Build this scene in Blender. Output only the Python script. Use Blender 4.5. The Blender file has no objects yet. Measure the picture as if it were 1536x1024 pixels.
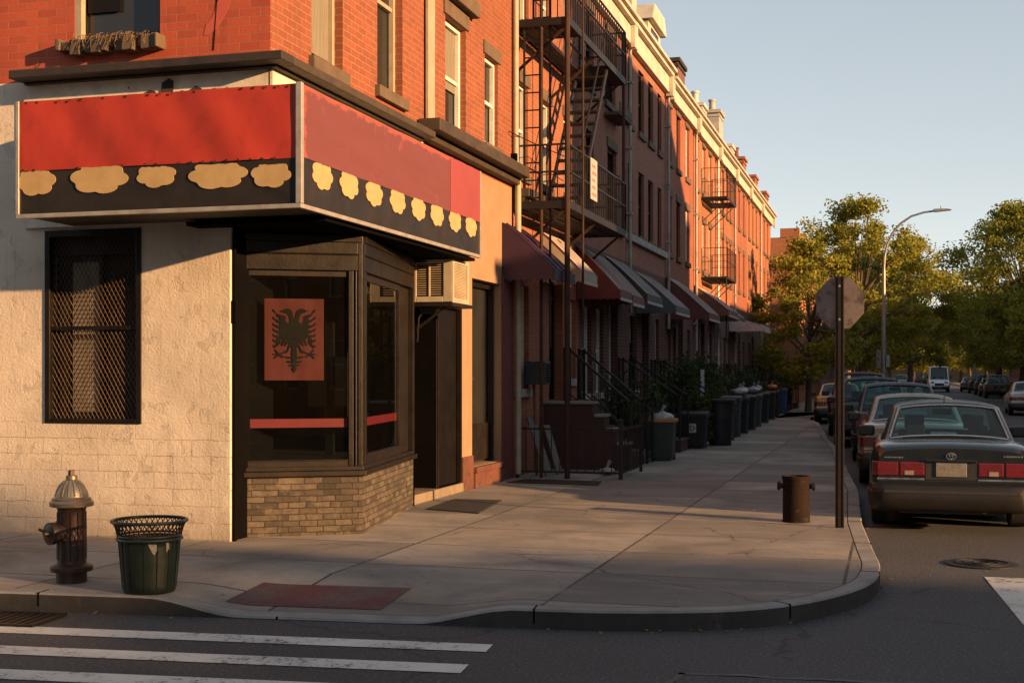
import bpy, bmesh, math, random
from mathutils import Vector, Matrix
R = math.radians
rnd = random.Random(7)
S = bpy.context.scene
COL = S.collection

# ------------------------------------------------------------------ camera maths
YAW = math.atan((1335 - 768) / 1950.0)
CA, SA, FPX, CAMH = math.cos(YAW), math.sin(YAW), 1950.0, 1.8
def _ray(px, py):
    r = (px - 768) / FPX
    return (r * CA - SA, r * SA + CA, (560 - py) / FPX)
def on_y(px, py, Y):
    d = _ray(px, py); t = Y / d[1]
    return (d[0] * t, Y, CAMH + d[2] * t)
def on_z(px, py, Z):
    d = _ray(px, py); t = (Z - CAMH) / d[2]
    return (d[0] * t, d[1] * t, Z)

cam_d = bpy.data.cameras.new("camera"); cam = bpy.data.objects.new("camera", cam_d); COL.objects.link(cam)
cam.location = (0, 0, CAMH); cam.rotation_euler = (R(90), 0, YAW)
cam_d.sensor_width = 36; cam_d.lens = 36 * FPX / 1536; cam_d.shift_y = 48 / 1536
cam_d.clip_start = 0.1; cam_d.clip_end = 3000
S.camera = cam

# ------------------------------------------------------------------ light
AZ = math.atan2(1.0, -0.32); EL = math.atan(0.215 / 1.05)
w = bpy.data.worlds.new("World"); S.world = w; w.use_nodes = True
nt = w.node_tree; nt.nodes.clear()
sky = nt.nodes.new('ShaderNodeTexSky'); sky.sky_type = 'NISHITA'; sky.sun_disc = False
sky.sun_elevation = EL; sky.sun_rotation = AZ; sky.altitude = 0
sky.air_density = 0.6; sky.dust_density = 0.05; sky.ozone_density = 0.1
bg = nt.nodes.new('ShaderNodeBackground'); bg.inputs[1].default_value = 0.062
wo = nt.nodes.new('ShaderNodeOutputWorld')
gm = nt.nodes.new('ShaderNodeGamma'); gm.inputs[1].default_value = 0.5
mx = nt.nodes.new('ShaderNodeMix'); mx.data_type = 'RGBA'; mx.blend_type = 'MULTIPLY'; mx.clamp_result = False; mx.inputs[0].default_value = 1; mx.inputs[7].default_value = (2.92, 2.68, 2.42, 1)
nt.links.new(sky.outputs[0], gm.inputs[0]); nt.links.new(gm.outputs[0], mx.inputs[6]); nt.links.new(mx.outputs[2], bg.inputs[0]); nt.links.new(bg.outputs[0], wo.inputs[0])
sd = bpy.data.lights.new("sun", 'SUN'); sun = bpy.data.objects.new("sun", sd); COL.objects.link(sun)
sd.energy = 5.0; sd.angle = R(0.6); sd.color = (1.0, 0.57, 0.25)
sun.location = (60, -20, 30)
tosun = Vector((math.sin(AZ) * math.cos(EL), math.cos(AZ) * math.cos(EL), math.sin(EL)))
sun.rotation_euler = tosun.to_track_quat('Z', 'Y').to_euler()
S.view_settings.view_transform = 'Standard'; S.view_settings.look = 'None'
S.view_settings.exposure = 1.3; S.view_settings.gamma = 1.0
S.render.engine = 'CYCLES'
S.cycles.max_bounces = 6; S.cycles.transparent_max_bounces = 8
S.cycles.use_denoising = True

# ------------------------------------------------------------------ materials
MATS = {}
class NB:
    """small node builder around one Principled material"""
    def __init__(s, name):
        s.m = bpy.data.materials.new(name); s.m.use_nodes = True
        s.t = s.m.node_tree; s.p = s.t.nodes['Principled BSDF']; MATS[name] = s.m
    def n(s, typ, **kw):
        nd = s.t.nodes.new(typ)
        for k, v in kw.items(): setattr(nd, k, v)
        return nd
    def l(s, a, b): s.t.links.new(a, b)
    def set(s, **kw):
        for k, v in kw.items(): s.p.inputs[k.replace('_', ' ')].default_value = v
    def coord(s, uv=False):
        if uv: return s.n('ShaderNodeUVMap').outputs[0]
        return s.n('ShaderNodeTexCoord').outputs['Object']
    def noise(s, co, scale, detail=4, rough=.6, dist=0):
        x = s.n('ShaderNodeTexNoise'); s.l(co, x.inputs['Vector'])
        x.inputs['Scale'].default_value = scale; x.inputs['Detail'].default_value = detail
        x.inputs['Roughness'].default_value = rough; x.inputs['Distortion'].default_value = dist
        return x.outputs['Fac']
    def scl(s, co, v):
        x = s.n('ShaderNodeMapping'); s.l(co, x.inputs[0]); x.inputs['Scale'].default_value = v
        return x.outputs[0]
    def ramp(s, fac, a, b, ca=(0,0,0,1), cb=(1,1,1,1)):
        x = s.n('ShaderNodeValToRGB'); s.l(fac, x.inputs[0])
        x.color_ramp.elements[0].position = a; x.color_ramp.elements[1].position = b
        x.color_ramp.elements[0].color = ca; x.color_ramp.elements[1].color = cb
        return x.outputs[0]
    def mix(s, fac, a, b, mode='MIX'):
        x = s.n('ShaderNodeMix', data_type='RGBA', blend_type=mode)
        if isinstance(fac, (int, float)): x.inputs[0].default_value = fac
        else: s.l(fac, x.inputs[0])
        for i, v in ((6, a), (7, b)):
            if isinstance(v, tuple): x.inputs[i].default_value = (v[0], v[1], v[2], 1)
            else: s.l(v, x.inputs[i])
        return x.outputs[2]
    def math(s, op, a, b=0.0):
        x = s.n('ShaderNodeMath', operation=op)
        for i, v in ((0, a), (1, b)):
            if isinstance(v, (int, float)): x.inputs[i].default_value = v
            else: s.l(v, x.inputs[i])
        return x.outputs[0]
    def bump(s, h, strength, dist=.01, prev=None):
        x = s.n('ShaderNodeBump'); s.l(h, x.inputs['Height'])
        x.inputs['Strength'].default_value = strength; x.inputs['Distance'].default_value = dist
        if prev is not None: s.l(prev, x.inputs['Normal'])
        return x.outputs[0]
    def base(s, c): s.l(c, s.p.inputs['Base Color'])
    def normal(s, c): s.l(c, s.p.inputs['Normal'])

def brick(name, c1, c2, mortar, bw=.21, bh=.072, ms=.007, bump=.5, stain=.45, blotch=None, squash=1.0, rough=.85):
    b = NB(name); uv = b.coord(True)
    wob = b.n('ShaderNodeVectorMath', operation='MULTIPLY_ADD')
    nn = b.n('ShaderNodeTexNoise'); b.l(uv, nn.inputs[0]); nn.inputs['Scale'].default_value = 14
    b.l(nn.outputs['Color'], wob.inputs[0]); wob.inputs[1].default_value = (.007, .007, 0); b.l(uv, wob.inputs[2])
    t = b.n('ShaderNodeTexBrick'); b.l(wob.outputs[0], t.inputs['Vector'])
    t.inputs['Scale'].default_value = 1; t.inputs['Brick Width'].default_value = bw; t.inputs['Row Height'].default_value = bh
    t.inputs['Mortar Size'].default_value = ms; t.inputs['Mortar Smooth'].default_value = .3; t.inputs['Bias'].default_value = -.1
    t.inputs['Color1'].default_value = (*c1, 1); t.inputs['Color2'].default_value = (*c2, 1); t.inputs['Mortar'].default_value = (*mortar, 1)
    big = b.noise(uv, .9, 5, .65); fine = b.noise(uv, 30, 4, .7); streak = b.noise(b.scl(uv, (5, .5, 1)), 1.6, 4)
    c = b.mix(b.ramp(big, .35, .75), t.outputs['Color'], (c1[0]*.35, c1[1]*.35, c1[2]*.4), 'MIX') if stain else t.outputs['Color']
    if stain:
        c = b.mix(stain, t.outputs['Color'], c)
        c = b.mix(b.math('MULTIPLY', b.ramp(streak, .5, .85), stain), c, (.05, .035, .03))
    c = b.mix(b.math('MULTIPLY', b.ramp(fine, .3, .8), .35), c, (c1[0]*.5, c1[1]*.5, c1[2]*.5))
    if blotch:
        k = b.noise(uv, .55, 4, .55)
        c = b.mix(b.ramp(k, .56, .6), c, blotch)
    b.base(c); b.set(Roughness=rough)
    h = b.math('ADD', b.math('MULTIPLY', t.outputs['Fac'], -1.0), b.math('MULTIPLY', fine, .35))
    b.normal(b.bump(h, bump, .012))
    return b.m

def veneer(name):
    b = NB(name); uv = b.coord(True)
    wob = b.n('ShaderNodeVectorMath', operation='MULTIPLY_ADD'); nn = b.n('ShaderNodeTexNoise'); b.l(uv, nn.inputs[0]); nn.inputs['Scale'].default_value = 9; nn.inputs['Detail'].default_value = 4
    b.l(nn.outputs['Color'], wob.inputs[0]); wob.inputs[1].default_value = (.035, .022, 0); b.l(uv, wob.inputs[2])
    def bt(bw, bh, off):
        t = b.n('ShaderNodeTexBrick'); b.l(wob.outputs[0], t.inputs['Vector']); t.inputs['Scale'].default_value = 1; t.offset = off
        t.inputs['Brick Width'].default_value = bw; t.inputs['Row Height'].default_value = bh; t.inputs['Mortar Size'].default_value = .005; t.inputs['Mortar Smooth'].default_value = .4; t.inputs['Bias'].default_value = .0
        t.inputs['Color1'].default_value = (.118, .090, .064, 1); t.inputs['Color2'].default_value = (.034, .026, .020, 1); t.inputs['Mortar'].default_value = (.022, .017, .013, 1); return t
    t1 = bt(.23, .062, .5); t2 = bt(.155, .062, .35)
    sel = b.ramp(b.noise(uv, 1.6, 1), .48, .52); c = b.mix(sel, t1.outputs['Color'], t2.outputs['Color'])
    n1 = b.noise(uv, 16, 6, .75); n2 = b.noise(uv, 5, 4, .6)
    c = b.mix(b.math('MULTIPLY', b.ramp(n1, .42, .7), .7), c, (.030, .022, .016)); c = b.mix(b.math('MULTIPLY', b.ramp(n2, .55, .72), .55), c, (.17, .135, .098))
    b.base(c); b.set(Roughness=.9)
    f = b.mix(sel, t1.outputs['Fac'], t2.outputs['Fac'])
    b.normal(b.bump(b.math('ADD', b.math('MULTIPLY', f, -1.2), b.math('MULTIPLY', n1, .9)), .95, .022))
    return b.m

def surf(name, c1, c2=None, scale=6, rough=.7, metal=0, bump=.15, bscale=60, spots=None, spotr=(.62, .7), spec=.5, coat=0, uv=False, lo=.35, hi=.7, stretch=None):
    b = NB(name); co = b.coord(uv)
    if stretch: co2 = b.scl(co, stretch)
    else: co2 = co
    c2 = c2 or tuple(x * .6 for x in c1)
    n1 = b.noise(co2, scale, 6, .65, .3)
    c = b.mix(b.ramp(n1, lo, hi), c1, c2)
    if spots: c = b.mix(b.ramp(b.noise(co, scale * 2.3, 5, .7), *spotr), c, spots)
    b.base(c); b.set(Roughness=rough, Metallic=metal)
    b.p.inputs['Specular IOR Level'].default_value = spec
    if coat: b.p.inputs['Coat Weight'].default_value = coat; b.p.inputs['Coat Roughness'].default_value = .06
    if bump: b.normal(b.bump(b.noise(co, bscale, 4, .7), bump, .01))
    r = b.noise(co, scale * 1.7, 4)
    b.l(b.math('ADD', b.math('MULTIPLY', r, .3), max(0, rough - .15)), b.p.inputs['Roughness'])
    return b.m

def glassmat(name, tint=(.75, .85, .83), rough=.01, ior=1.5, dirt=.06, dcol=(.25, .2, .12), trans=True, inner=(.008, .009, .01)):
    m = bpy.data.materials.new(name); m.use_nodes = True; MATS[name] = m
    t = m.node_tree; t.nodes.clear()
    o = t.nodes.new('ShaderNodeOutputMaterial'); mx = t.nodes.new('ShaderNodeMixShader')
    lw = t.nodes.new('ShaderNodeLayerWeight'); lw.inputs[0].default_value = .5
    pw = t.nodes.new('ShaderNodeMath'); pw.operation = 'POWER'; t.links.new(lw.outputs['Facing'], pw.inputs[0]); pw.inputs[1].default_value = 5
    fr = t.nodes.new('ShaderNodeMath'); fr.operation = 'MULTIPLY_ADD'; t.links.new(pw.outputs[0], fr.inputs[0]); fr.inputs[1].default_value = .93; fr.inputs[2].default_value = .045 * (ior / 1.5)
    gl = t.nodes.new('ShaderNodeBsdfGlossy'); gl.inputs['Roughness'].default_value = rough
    tc = t.nodes.new('ShaderNodeTexCoord'); ns = t.nodes.new('ShaderNodeTexNoise'); t.links.new(tc.outputs['Object'], ns.inputs[0])
    ns.inputs['Scale'].default_value = 1.3; ns.inputs['Detail'].default_value = 2
    bp = t.nodes.new('ShaderNodeBump'); bp.inputs['Strength'].default_value = .04; bp.inputs['Distance'].default_value = .02
    t.links.new(ns.outputs[0], bp.inputs['Height']); t.links.new(bp.outputs[0], gl.inputs['Normal'])
    if trans:
        tr = t.nodes.new('ShaderNodeBsdfTransparent'); tr.inputs[0].default_value = (*tint, 1)
    else:
        tr = t.nodes.new('ShaderNodeBsdfDiffuse'); tr.inputs[0].default_value = (*inner, 1)
    df = t.nodes.new('ShaderNodeBsdfDiffuse'); df.inputs[0].default_value = (*dcol, 1)
    m2 = t.nodes.new('ShaderNodeMixShader')
    n2 = t.nodes.new('ShaderNodeTexNoise'); t.links.new(tc.outputs['Object'], n2.inputs[0]); n2.inputs['Scale'].default_value = 2.2; n2.inputs['Detail'].default_value = 8
    mm = t.nodes.new('ShaderNodeMath'); mm.operation = 'MULTIPLY'; t.links.new(n2.outputs[0], mm.inputs[0]); mm.inputs[1].default_value = dirt * 2
    t.links.new(mm.outputs[0], m2.inputs[0]); t.links.new(tr.outputs[0], m2.inputs[1]); t.links.new(df.outputs[0], m2.inputs[2])
    t.links.new(fr.outputs[0], mx.inputs[0]); t.links.new(m2.outputs[0], mx.inputs[1]); t.links.new(gl.outputs[0], mx.inputs[2])
    t.links.new(mx.outputs[0], o.inputs[0])
    return m

def stucco(name):
    b = NB(name); uv = b.coord(True)
    sx = b.n('ShaderNodeSeparateXYZ'); b.l(uv, sx.inputs[0])
    t = b.n('ShaderNodeTexBrick')
    wob = b.n('ShaderNodeVectorMath', operation='MULTIPLY_ADD')
    nn = b.n('ShaderNodeTexNoise'); b.l(uv, nn.inputs[0]); nn.inputs['Scale'].default_value = 9; nn.inputs['Detail'].default_value = 5
    b.l(nn.outputs['Color'], wob.inputs[0]); wob.inputs[1].default_value = (.035, .035, 0); b.l(uv, wob.inputs[2])
    b.l(wob.outputs[0], t.inputs['Vector']); t.inputs['Scale'].default_value = 1
    t.inputs['Brick Width'].default_value = .43; t.inputs['Row Height'].default_value = .165
    t.inputs['Mortar Size'].default_value = .0045; t.inputs['Mortar Smooth'].default_value = .2
    n1 = b.noise(uv, 1.3, 6, .6); n2 = b.noise(uv, 38, 5, .7); n3 = b.noise(uv, 4, 5, .65); n5 = b.noise(uv, 3.1, 3)
    zz = b.math('ADD', sx.outputs[1], b.math('MULTIPLY', n5, .45))
    low = b.ramp(zz, 0, 1); low.node.color_ramp.elements[0].position = .0
    mr = b.n('ShaderNodeMapRange'); b.l(zz, mr.inputs[0]); mr.inputs[1].default_value = 1.40; mr.inputs[2].default_value = 1.56
    mr.inputs[3].default_value = 1; mr.inputs[4].default_value = 0
    keep = b.ramp(b.noise(uv, 2.1, 4), .38, .56)
    crack = b.math('MULTIPLY', b.math('MULTIPLY', t.outputs['Fac'], mr.outputs[0]), keep)
    c = b.mix(b.ramp(n1, .3, .75), (.66, .57, .47), (.46, .385, .305))
    c = b.mix(b.math('MULTIPLY', b.ramp(n3, .55, .8), .5), c, (.40, .33, .26))
    c = b.mix(b.math('MULTIPLY', b.ramp(n2, .55, .85), .25), c, (.35, .28, .22))
    fl = b.ramp(b.noise(uv, 4.5, 8, .62, .6), .585, .60)
    c = b.mix(b.math('MULTIPLY', fl, .32), c, (.33, .275, .22))
    dr = b.ramp(b.noise(b.scl(uv, (6, .35, 1)), 2.2, 5, .65), .56, .74)
    c = b.mix(b.math('MULTIPLY', dr, .4), c, (.24, .19, .145))
    gz = b.n('ShaderNodeMapRange'); b.l(zz, gz.inputs[0]); gz.inputs[1].default_value = .2; gz.inputs[2].default_value = .75; gz.inputs[3].default_value = .8; gz.inputs[4].default_value = 0
    c = b.mix(gz.outputs[0], c, (.20, .155, .115))
    c = b.mix(b.math('MULTIPLY', crack, .6), c, (.15, .11, .08))
    b.base(c); b.set(Roughness=.9)
    h = b.math('ADD', b.math('MULTIPLY', n2, .8), b.math('MULTIPLY', crack, -1.6))
    h = b.math('ADD', h, b.math('MULTIPLY', n3, 1.2)); h = b.math('ADD', h, b.math('MULTIPLY', fl, -.5))
    b.normal(b.bump(h, .55, .016))
    return b.m

def slab_mat(name):
    b = NB(name); uv = b.coord(True)
    t = b.n('ShaderNodeTexBrick'); b.l(uv, t.inputs['Vector']); t.offset = 0.0
    mp = b.n('ShaderNodeMapping'); b.l(uv, mp.inputs[0]); mp.inputs['Location'].default_value = (.35, .3, 0); b.l(mp.outputs[0], t.inputs['Vector'])
    t.inputs['Scale'].default_value = 1; t.inputs['Brick Width'].default_value = 2.05; t.inputs['Row Height'].default_value = 1.36
    t.inputs['Mortar Size'].default_value = .015; t.inputs['Mortar Smooth'].default_value = .15; t.inputs['Bias'].default_value = 0
    t.inputs['Color1'].default_value = (.125, .106, .090, 1); t.inputs['Color2'].default_value = (.335, .285, .238, 1); t.inputs['Mortar'].default_value = (.012, .011, .010, 1)
    n1 = b.noise(uv, .8, 6, .62, .4); n2 = b.noise(uv, 7, 6, .7); n3 = b.noise(uv, 75, 3, .75); n4 = b.noise(b.scl(uv, (1, 3.5, 1)), .9, 5)
    c = b.mix(b.math('MULTIPLY', b.ramp(n1, .40, .66), .8), t.outputs['Color'], (.085, .076, .067))
    c = b.mix(b.math('MULTIPLY', b.ramp(n2, .5, .78), .5), c, (.12, .105, .09))
    c = b.mix(b.math('MULTIPLY', b.ramp(n4, .52, .75), .35), c, (.36, .33, .29))
    vo = b.n('ShaderNodeTexVoronoi'); b.l(uv, vo.inputs['Vector']); vo.inputs['Scale'].default_value = 3.2
    spot = b.ramp(vo.outputs['Distance'], .05, .075, (1, 1, 1, 1), (0, 0, 0, 1))
    c = b.mix(b.math('MULTIPLY', spot, .7), c, (.045, .04, .035))
    c = b.mix(b.math('MULTIPLY', b.ramp(n3, .5, .72), .5), c, (.36, .33, .29))
    # hairline cracks
    v2 = b.n('ShaderNodeTexVoronoi', feature='DISTANCE_TO_EDGE'); wv = b.n('ShaderNodeVectorMath', operation='MULTIPLY_ADD')
    nz = b.n('ShaderNodeTexNoise'); b.l(uv, nz.inputs[0]); nz.inputs['Scale'].default_value = 2.5; nz.inputs['Detail'].default_value = 5
    b.l(nz.outputs['Color'], wv.inputs[0]); wv.inputs[1].default_value = (.5, .5, 0); b.l(uv, wv.inputs[2]); b.l(wv.outputs[0], v2.inputs['Vector']); v2.inputs['Scale'].default_value = .32
    ck = b.math('MULTIPLY', b.ramp(v2.outputs['Distance'], .0015, .004, (1, 1, 1, 1), (0, 0, 0, 1)), b.ramp(b.noise(uv, .5, 2), .45, .55))
    c = b.mix(b.math('MULTIPLY', ck, .8), c, (.03, .027, .024))
    b.base(c); b.set(Roughness=.85)
    h = b.math('ADD', b.math('MULTIPLY', n3, .5), b.math('MULTIPLY', t.outputs['Fac'], -1.5))
    h = b.math('ADD', h, b.math('MULTIPLY', n2, .5))
    b.normal(b.bump(h, .45, .012))
    return b.m

def asphalt_mat(name):
    b = NB(name); co = b.coord(False)
    n1 = b.noise(co, .35, 6, .6); n2 = b.noise(co, 3, 6, .7); n3 = b.noise(co, 95, 2, .8); n4 = b.noise(co, 42, 3, .8)
    c = b.mix(b.ramp(n1, .35, .7), (.050, .048, .050), (.032, .031, .033))
    c = b.mix(b.math('MULTIPLY', b.ramp(n2, .5, .75), .4), c, (.062, .056, .052))
    c = b.mix(b.math('MULTIPLY', b.ramp(n4, .55, .64), .75), c, (.19, .175, .165))
    c = b.mix(b.math('MULTIPLY', b.ramp(n3, .5, .7), .4), c, (.02, .02, .02))
    v2 = b.n('ShaderNodeTexVoronoi', feature='DISTANCE_TO_EDGE'); wv = b.n('ShaderNodeVectorMath', operation='MULTIPLY_ADD')
    nz = b.n('ShaderNodeTexNoise'); b.l(co, nz.inputs[0]); nz.inputs['Scale'].default_value = 1.7; nz.inputs['Detail'].default_value = 6
    b.l(nz.outputs['Color'], wv.inputs[0]); wv.inputs[1].default_value = (.9, .9, 0); b.l(co, wv.inputs[2]); b.l(wv.outputs[0], v2.inputs['Vector']); v2.inputs['Scale'].default_value = .28
    ck = b.math('MULTIPLY', b.ramp(v2.outputs['Distance'], .002, .006, (1, 1, 1, 1), (0, 0, 0, 1)), b.ramp(b.noise(co, .4, 2), .46, .54))
    c = b.mix(b.math('MULTIPLY', ck, .8), c, (.012, .012, .012))
    b.base(c); b.set(Roughness=.8)
    h = b.math('ADD', n4, b.math('MULTIPLY', n3, .6))
    b.normal(b.bump(h, .6, .012))
    return b.m

def worn_paint(name, col, under, keep=.46):
    b = NB(name); co = b.coord(False)
    n = b.noise(co, 22, 7, .8); n2 = b.noise(co, 2.2, 5, .65)
    f = b.ramp(b.math('ADD', n, b.math('MULTIPLY', n2, .55)), keep + .36, keep + .46)
    c = b.mix(b.ramp(n2, .3, .7), col, tuple(x * .78 for x in col))
    c = b.mix(f, c, under)
    b.base(c); b.set(Roughness=.75)
    b.normal(b.bump(b.noise(co, 120, 3, .8), .4, .008))
    return b.m

def faded_sign(name, base, over, ragged=True):
    """sign face whose darker overpaint ends in a ragged edge; UV runs 0..1 over the panel"""
    b = NB(name); co = b.coord(True)
    sx = b.n('ShaderNodeSeparateXYZ'); b.l(co, sx.inputs[0])
    n = b.noise(b.scl(co, (9, 2.5, 1)), 2.2, 6, .7); n2 = b.noise(b.scl(co, (14, 1.2, 1)), 1.5, 5, .7); n3 = b.noise(co, 3, 4)
    ex = b.math('MINIMUM', sx.outputs[0], b.math('MULTIPLY', b.math('SUBTRACT', 1.0, sx.outputs[1]), .22))
    ed = b.math('ADD', ex, b.math('MULTIPLY', b.math('SUBTRACT', n, .5), .09))
    f = b.ramp(ed, .012, .018)
    st = b.ramp(n2, .60, .72)
    c = b.mix(f, base, over)
    c = b.mix(b.math('MULTIPLY', st, .75), c, base)
    c = b.mix(b.math('MULTIPLY', b.ramp(n3, .4, .8), .3), c, tuple(x * .6 for x in over))
    b.base(c); b.set(Roughness=.62); b.normal(b.bump(b.noise(co, 2.5, 3), .25, .05))
    return b.m

M = {}
M['brick_paint_lifted'] = brick('painted_red_brick_lifted', (.44, .078, .034), (.33, .056, .027), (.34, .13, .07), bw=.232, bh=.083, ms=.006, bump=.45, stain=.35)  # painted brick, colour raised to offset the sun's grazing angle
M['brick_shop'] = brick('orange_red_brick_lowered', (.265, .072, .030), (.205, .054, .024), (.30, .17, .09), bw=.215, bh=.078, ms=.006, stain=.35)  # brick colour lowered to offset full sun on the street faces
M['brick_orange'] = brick('orange_brick', (.34, .105, .045), (.26, .078, .034), (.30, .18, .11), stain=.4)
M['brick_dark'] = brick('dark_maroon_brick', (.34, .122, .070), (.25, .088, .052), (.31, .19, .13), stain=.35)
M['brick_brown'] = brick('brown_brick', (.17, .068, .046), (.13, .052, .037), (.20, .13, .10), stain=.5)
M['brick_red'] = brick('red_row_brick', (.32, .088, .040), (.25, .066, .033), (.28, .15, .10), stain=.45, blotch=(.21, .08, .05))
M['brick_rust'] = brick('rust_row_brick', (.36, .125, .050), (.29, .095, .040), (.32, .19, .12), stain=.4)
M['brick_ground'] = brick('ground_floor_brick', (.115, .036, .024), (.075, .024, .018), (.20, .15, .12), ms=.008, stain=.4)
M['stone_veneer'] = veneer('stacked_stone_veneer')
M['stucco'] = stucco('painted_stucco')
M['plaster'] = surf('peeling_white_plaster', (.66, .60, .52), (.42, .37, .31), 3, .85, bump=.5, bscale=14, spots=(.10, .08, .07), spotr=(.64, .68), uv=True)
M['orange_wall'] = surf('apricot_painted_wall', (.30, .185, .11), (.25, .15, .085), 2.5, .8, bump=.2, bscale=30, spots=(.20, .10, .06), spotr=(.6, .8))
M['terracotta'] = surf('terracotta_paint', (.13, .042, .024), (.085, .028, .018), 3, .8, bump=.35, bscale=30, spots=(.05, .028, .02), spotr=(.55, .65))
M['maroon'] = surf('maroon_paint', (.14, .022, .022), (.09, .016, .016), 3, .6, bump=.15)
M['black_cornice'] = surf('weathered_black_cornice', (.016, .012, .010), (.04, .024, .015), 4, .65, bump=.4, bscale=25)
M['brown_cornice'] = surf('weathered_brown_sunlit_cornice', (.055, .036, .022), (.028, .019, .013), 4, .7, bump=.4, bscale=25)
M['frame_black'] = surf('black_painted_metal', (.010, .008, .007), (.022, .014, .009), 5, .5, metal=.2, bump=.2, bscale=40, spec=.3)
M['frame_bronze'] = surf('worn_bronze_metal', (.016, .011, .007), (.007, .005, .004), 3.5, .42, metal=.25, bump=.25, bscale=30, spots=(.075, .044, .020), spotr=(.66, .74), spec=.4)
M['door_dark'] = surf('dark_brown_shaded_door', (.007, .005, .004), (.004, .003, .003), 3, .5, bump=.12, spec=.2)  # deepened below real dark paint to stand for doorway shade
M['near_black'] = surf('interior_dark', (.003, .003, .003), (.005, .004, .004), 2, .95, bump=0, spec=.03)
M['interior'] = surf('dim_interior_wall', (.009, .007, .005), (.005, .004, .003), 1.2, .9, bump=0, spec=.1)  # near-black wall colour stands for the unlit room
M['cream_wood'] = surf('cream_painted_wood', (.36, .30, .21), (.27, .22, .15), 5, .6, bump=.15)
M['white_wood'] = surf('white_painted_wood', (.66, .64, .58), (.50, .47, .42), 5, .6, bump=.15)
M['stone_sill'] = surf('brown_stone', (.125, .085, .052), (.075, .052, .034), 4, .85, bump=.4, bscale=30)
M['pale_stone'] = surf('pale_grey_stone', (.38, .36, .32), (.24, .22, .20), 4, .85, bump=.4, bscale=25)
M['white_cornice'] = surf('white_painted_cornice', (.50, .46, .38), (.36, .32, .25), 2, .6, bump=.2)
M['sign_red'] = surf('weathered_red_sign_sheet', (.40, .042, .023), (.30, .027, .017), 1.6, .6, bump=.3, bscale=2.0, spots=(.19, .020, .014), spotr=(.52, .85), lo=.25, hi=.7, spec=.3, stretch=(1, 1, .55))
M['sign_red_old'] = faded_sign('faded_darkened_red_sign', (.27, .065, .045), (.135, .036, .036))  # faded overpaint, also darkened to offset full sun on this face
M['sign_red_end'] = surf('coral_red_sign_sheet', (.24, .045, .045), (.21, .038, .038), 1.3, .6, bump=.1, bscale=3)
M['sign_black'] = surf('black_sign_sheet', (.013, .011, .010), (.024, .019, .015), 3, .5, bump=.2, bscale=2.5, spots=(.05, .034, .02), spotr=(.68, .74), spec=.3)
M['sign_cream'] = surf('cream_sign_paint', (.42, .29, .13), (.34, .23, .10), 5, .6, bump=.1)
M['alu'] = surf('weathered_aluminium', (.55, .50, .43), (.38, .32, .25), 6, .42, metal=.6, bump=.15, spots=(.22, .13, .07), spotr=(.66, .72))
M['soffit'] = surf('sign_soffit_metal', (.05, .036, .024), (.024, .017, .012), 2, .65, bump=.2)
M['ac_body'] = surf('aged_beige_enamel', (.40, .345, .26), (.30, .25, .18), 5, .5, bump=.12)
M['ac_fin'] = surf('beige_metal_fin', (.34, .27, .18), (.22, .17, .11), 5, .55, bump=0)
M['flag_red'] = surf('red_flag_cloth', (.095, .008, .007), (.07, .006, .005), 3, .85, bump=.2, bscale=6)
M['flag_black'] = surf('black_flag_print', (.006, .005, .005), (.01, .008, .007), 6, .9, bump=0, spec=.2)
M['stripe_red'] = surf('red_vinyl_stripe', (.20, .007, .014), (.16, .006, .011), 3, .6, bump=0)
M['glass'] = glassmat('shop_glass', dirt=.007)
M['glass_dark'] = glassmat('window_pane_glass', trans=False, inner=(.014, .016, .018), dirt=.04)
M['curtain'] = surf('drawn_curtain', (.22, .19, .14), (.11, .095, .07), 8, .9, bump=.2, stretch=(1, 9, .3))
M['sidewalk'] = slab_mat('concrete_slabs')
M['kerb'] = surf('granite_kerb', (.26, .245, .225), (.15, .14, .13), 2.5, .85, bump=.5, bscale=60)
M['asphalt'] = asphalt_mat('asphalt')
M['road_white'] = worn_paint('worn_white_road_paint', (.62, .59, .53), (.06, .056, .052))
M['tactile'] = worn_paint('worn_red_tactile', (.105, .022, .026), (.085, .058, .054), .37)
M['rubber'] = surf('black_rubber', (.014, .012, .011), (.025, .02, .018), 9, .8, bump=.5, bscale=90)
M['iron'] = surf('black_painted_iron', (.009, .008, .0075), (.02, .014, .011), 5, .55, metal=.2, bump=.2, spec=.35)
M['iron_rust'] = surf('rusty_dark_iron', (.022, .013, .009), (.052, .022, .011), 6, .65, metal=.15, bump=.3, bscale=50, spec=.3)
M['hydrant_dark'] = surf('chipped_dark_hydrant_paint', (.030, .020, .014), (.075, .034, .02), 7, .45, metal=.35, bump=.3, bscale=60, spots=(.14, .05, .025), spotr=(.64, .7))
M['hydrant_cap'] = surf('worn_silver_paint', (.34, .28, .20), (.20, .15, .10), 9, .38, metal=.7, bump=.25)
M['green_metal'] = surf('dark_green_metal', (.0045, .012, .007), (.008, .014, .008), 5, .42, metal=.15, bump=.3, bscale=9, spots=(.018, .015, .012), spotr=(.6, .68), coat=.2)
M['trash_flake'] = surf('pale_torn_sticker', (.22, .2, .18), (.10, .09, .08), 30, .8, bump=.2)
M['brownstone'] = surf('painted_brownstone', (.058, .018, .016), (.036, .012, .012), 4, .75, bump=.35, bscale=30)
M['concrete'] = surf('grey_concrete', (.26, .245, .225), (.17, .16, .145), 3, .85, bump=.4, bscale=40)
M['wood_plank'] = surf('grey_weathered_wood', (.15, .135, .12), (.085, .076, .068), 4, .85, bump=.4, stretch=(8, 8, .6))
M['bin_black'] = surf('black_plastic_bin', (.008, .009, .010), (.014, .015, .016), 5, .55, bump=.12, spec=.35)
M['bin_grey'] = surf('grey_green_plastic_bin', (.026, .036, .033), (.017, .024, .022), 5, .55, bump=.12)
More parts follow.
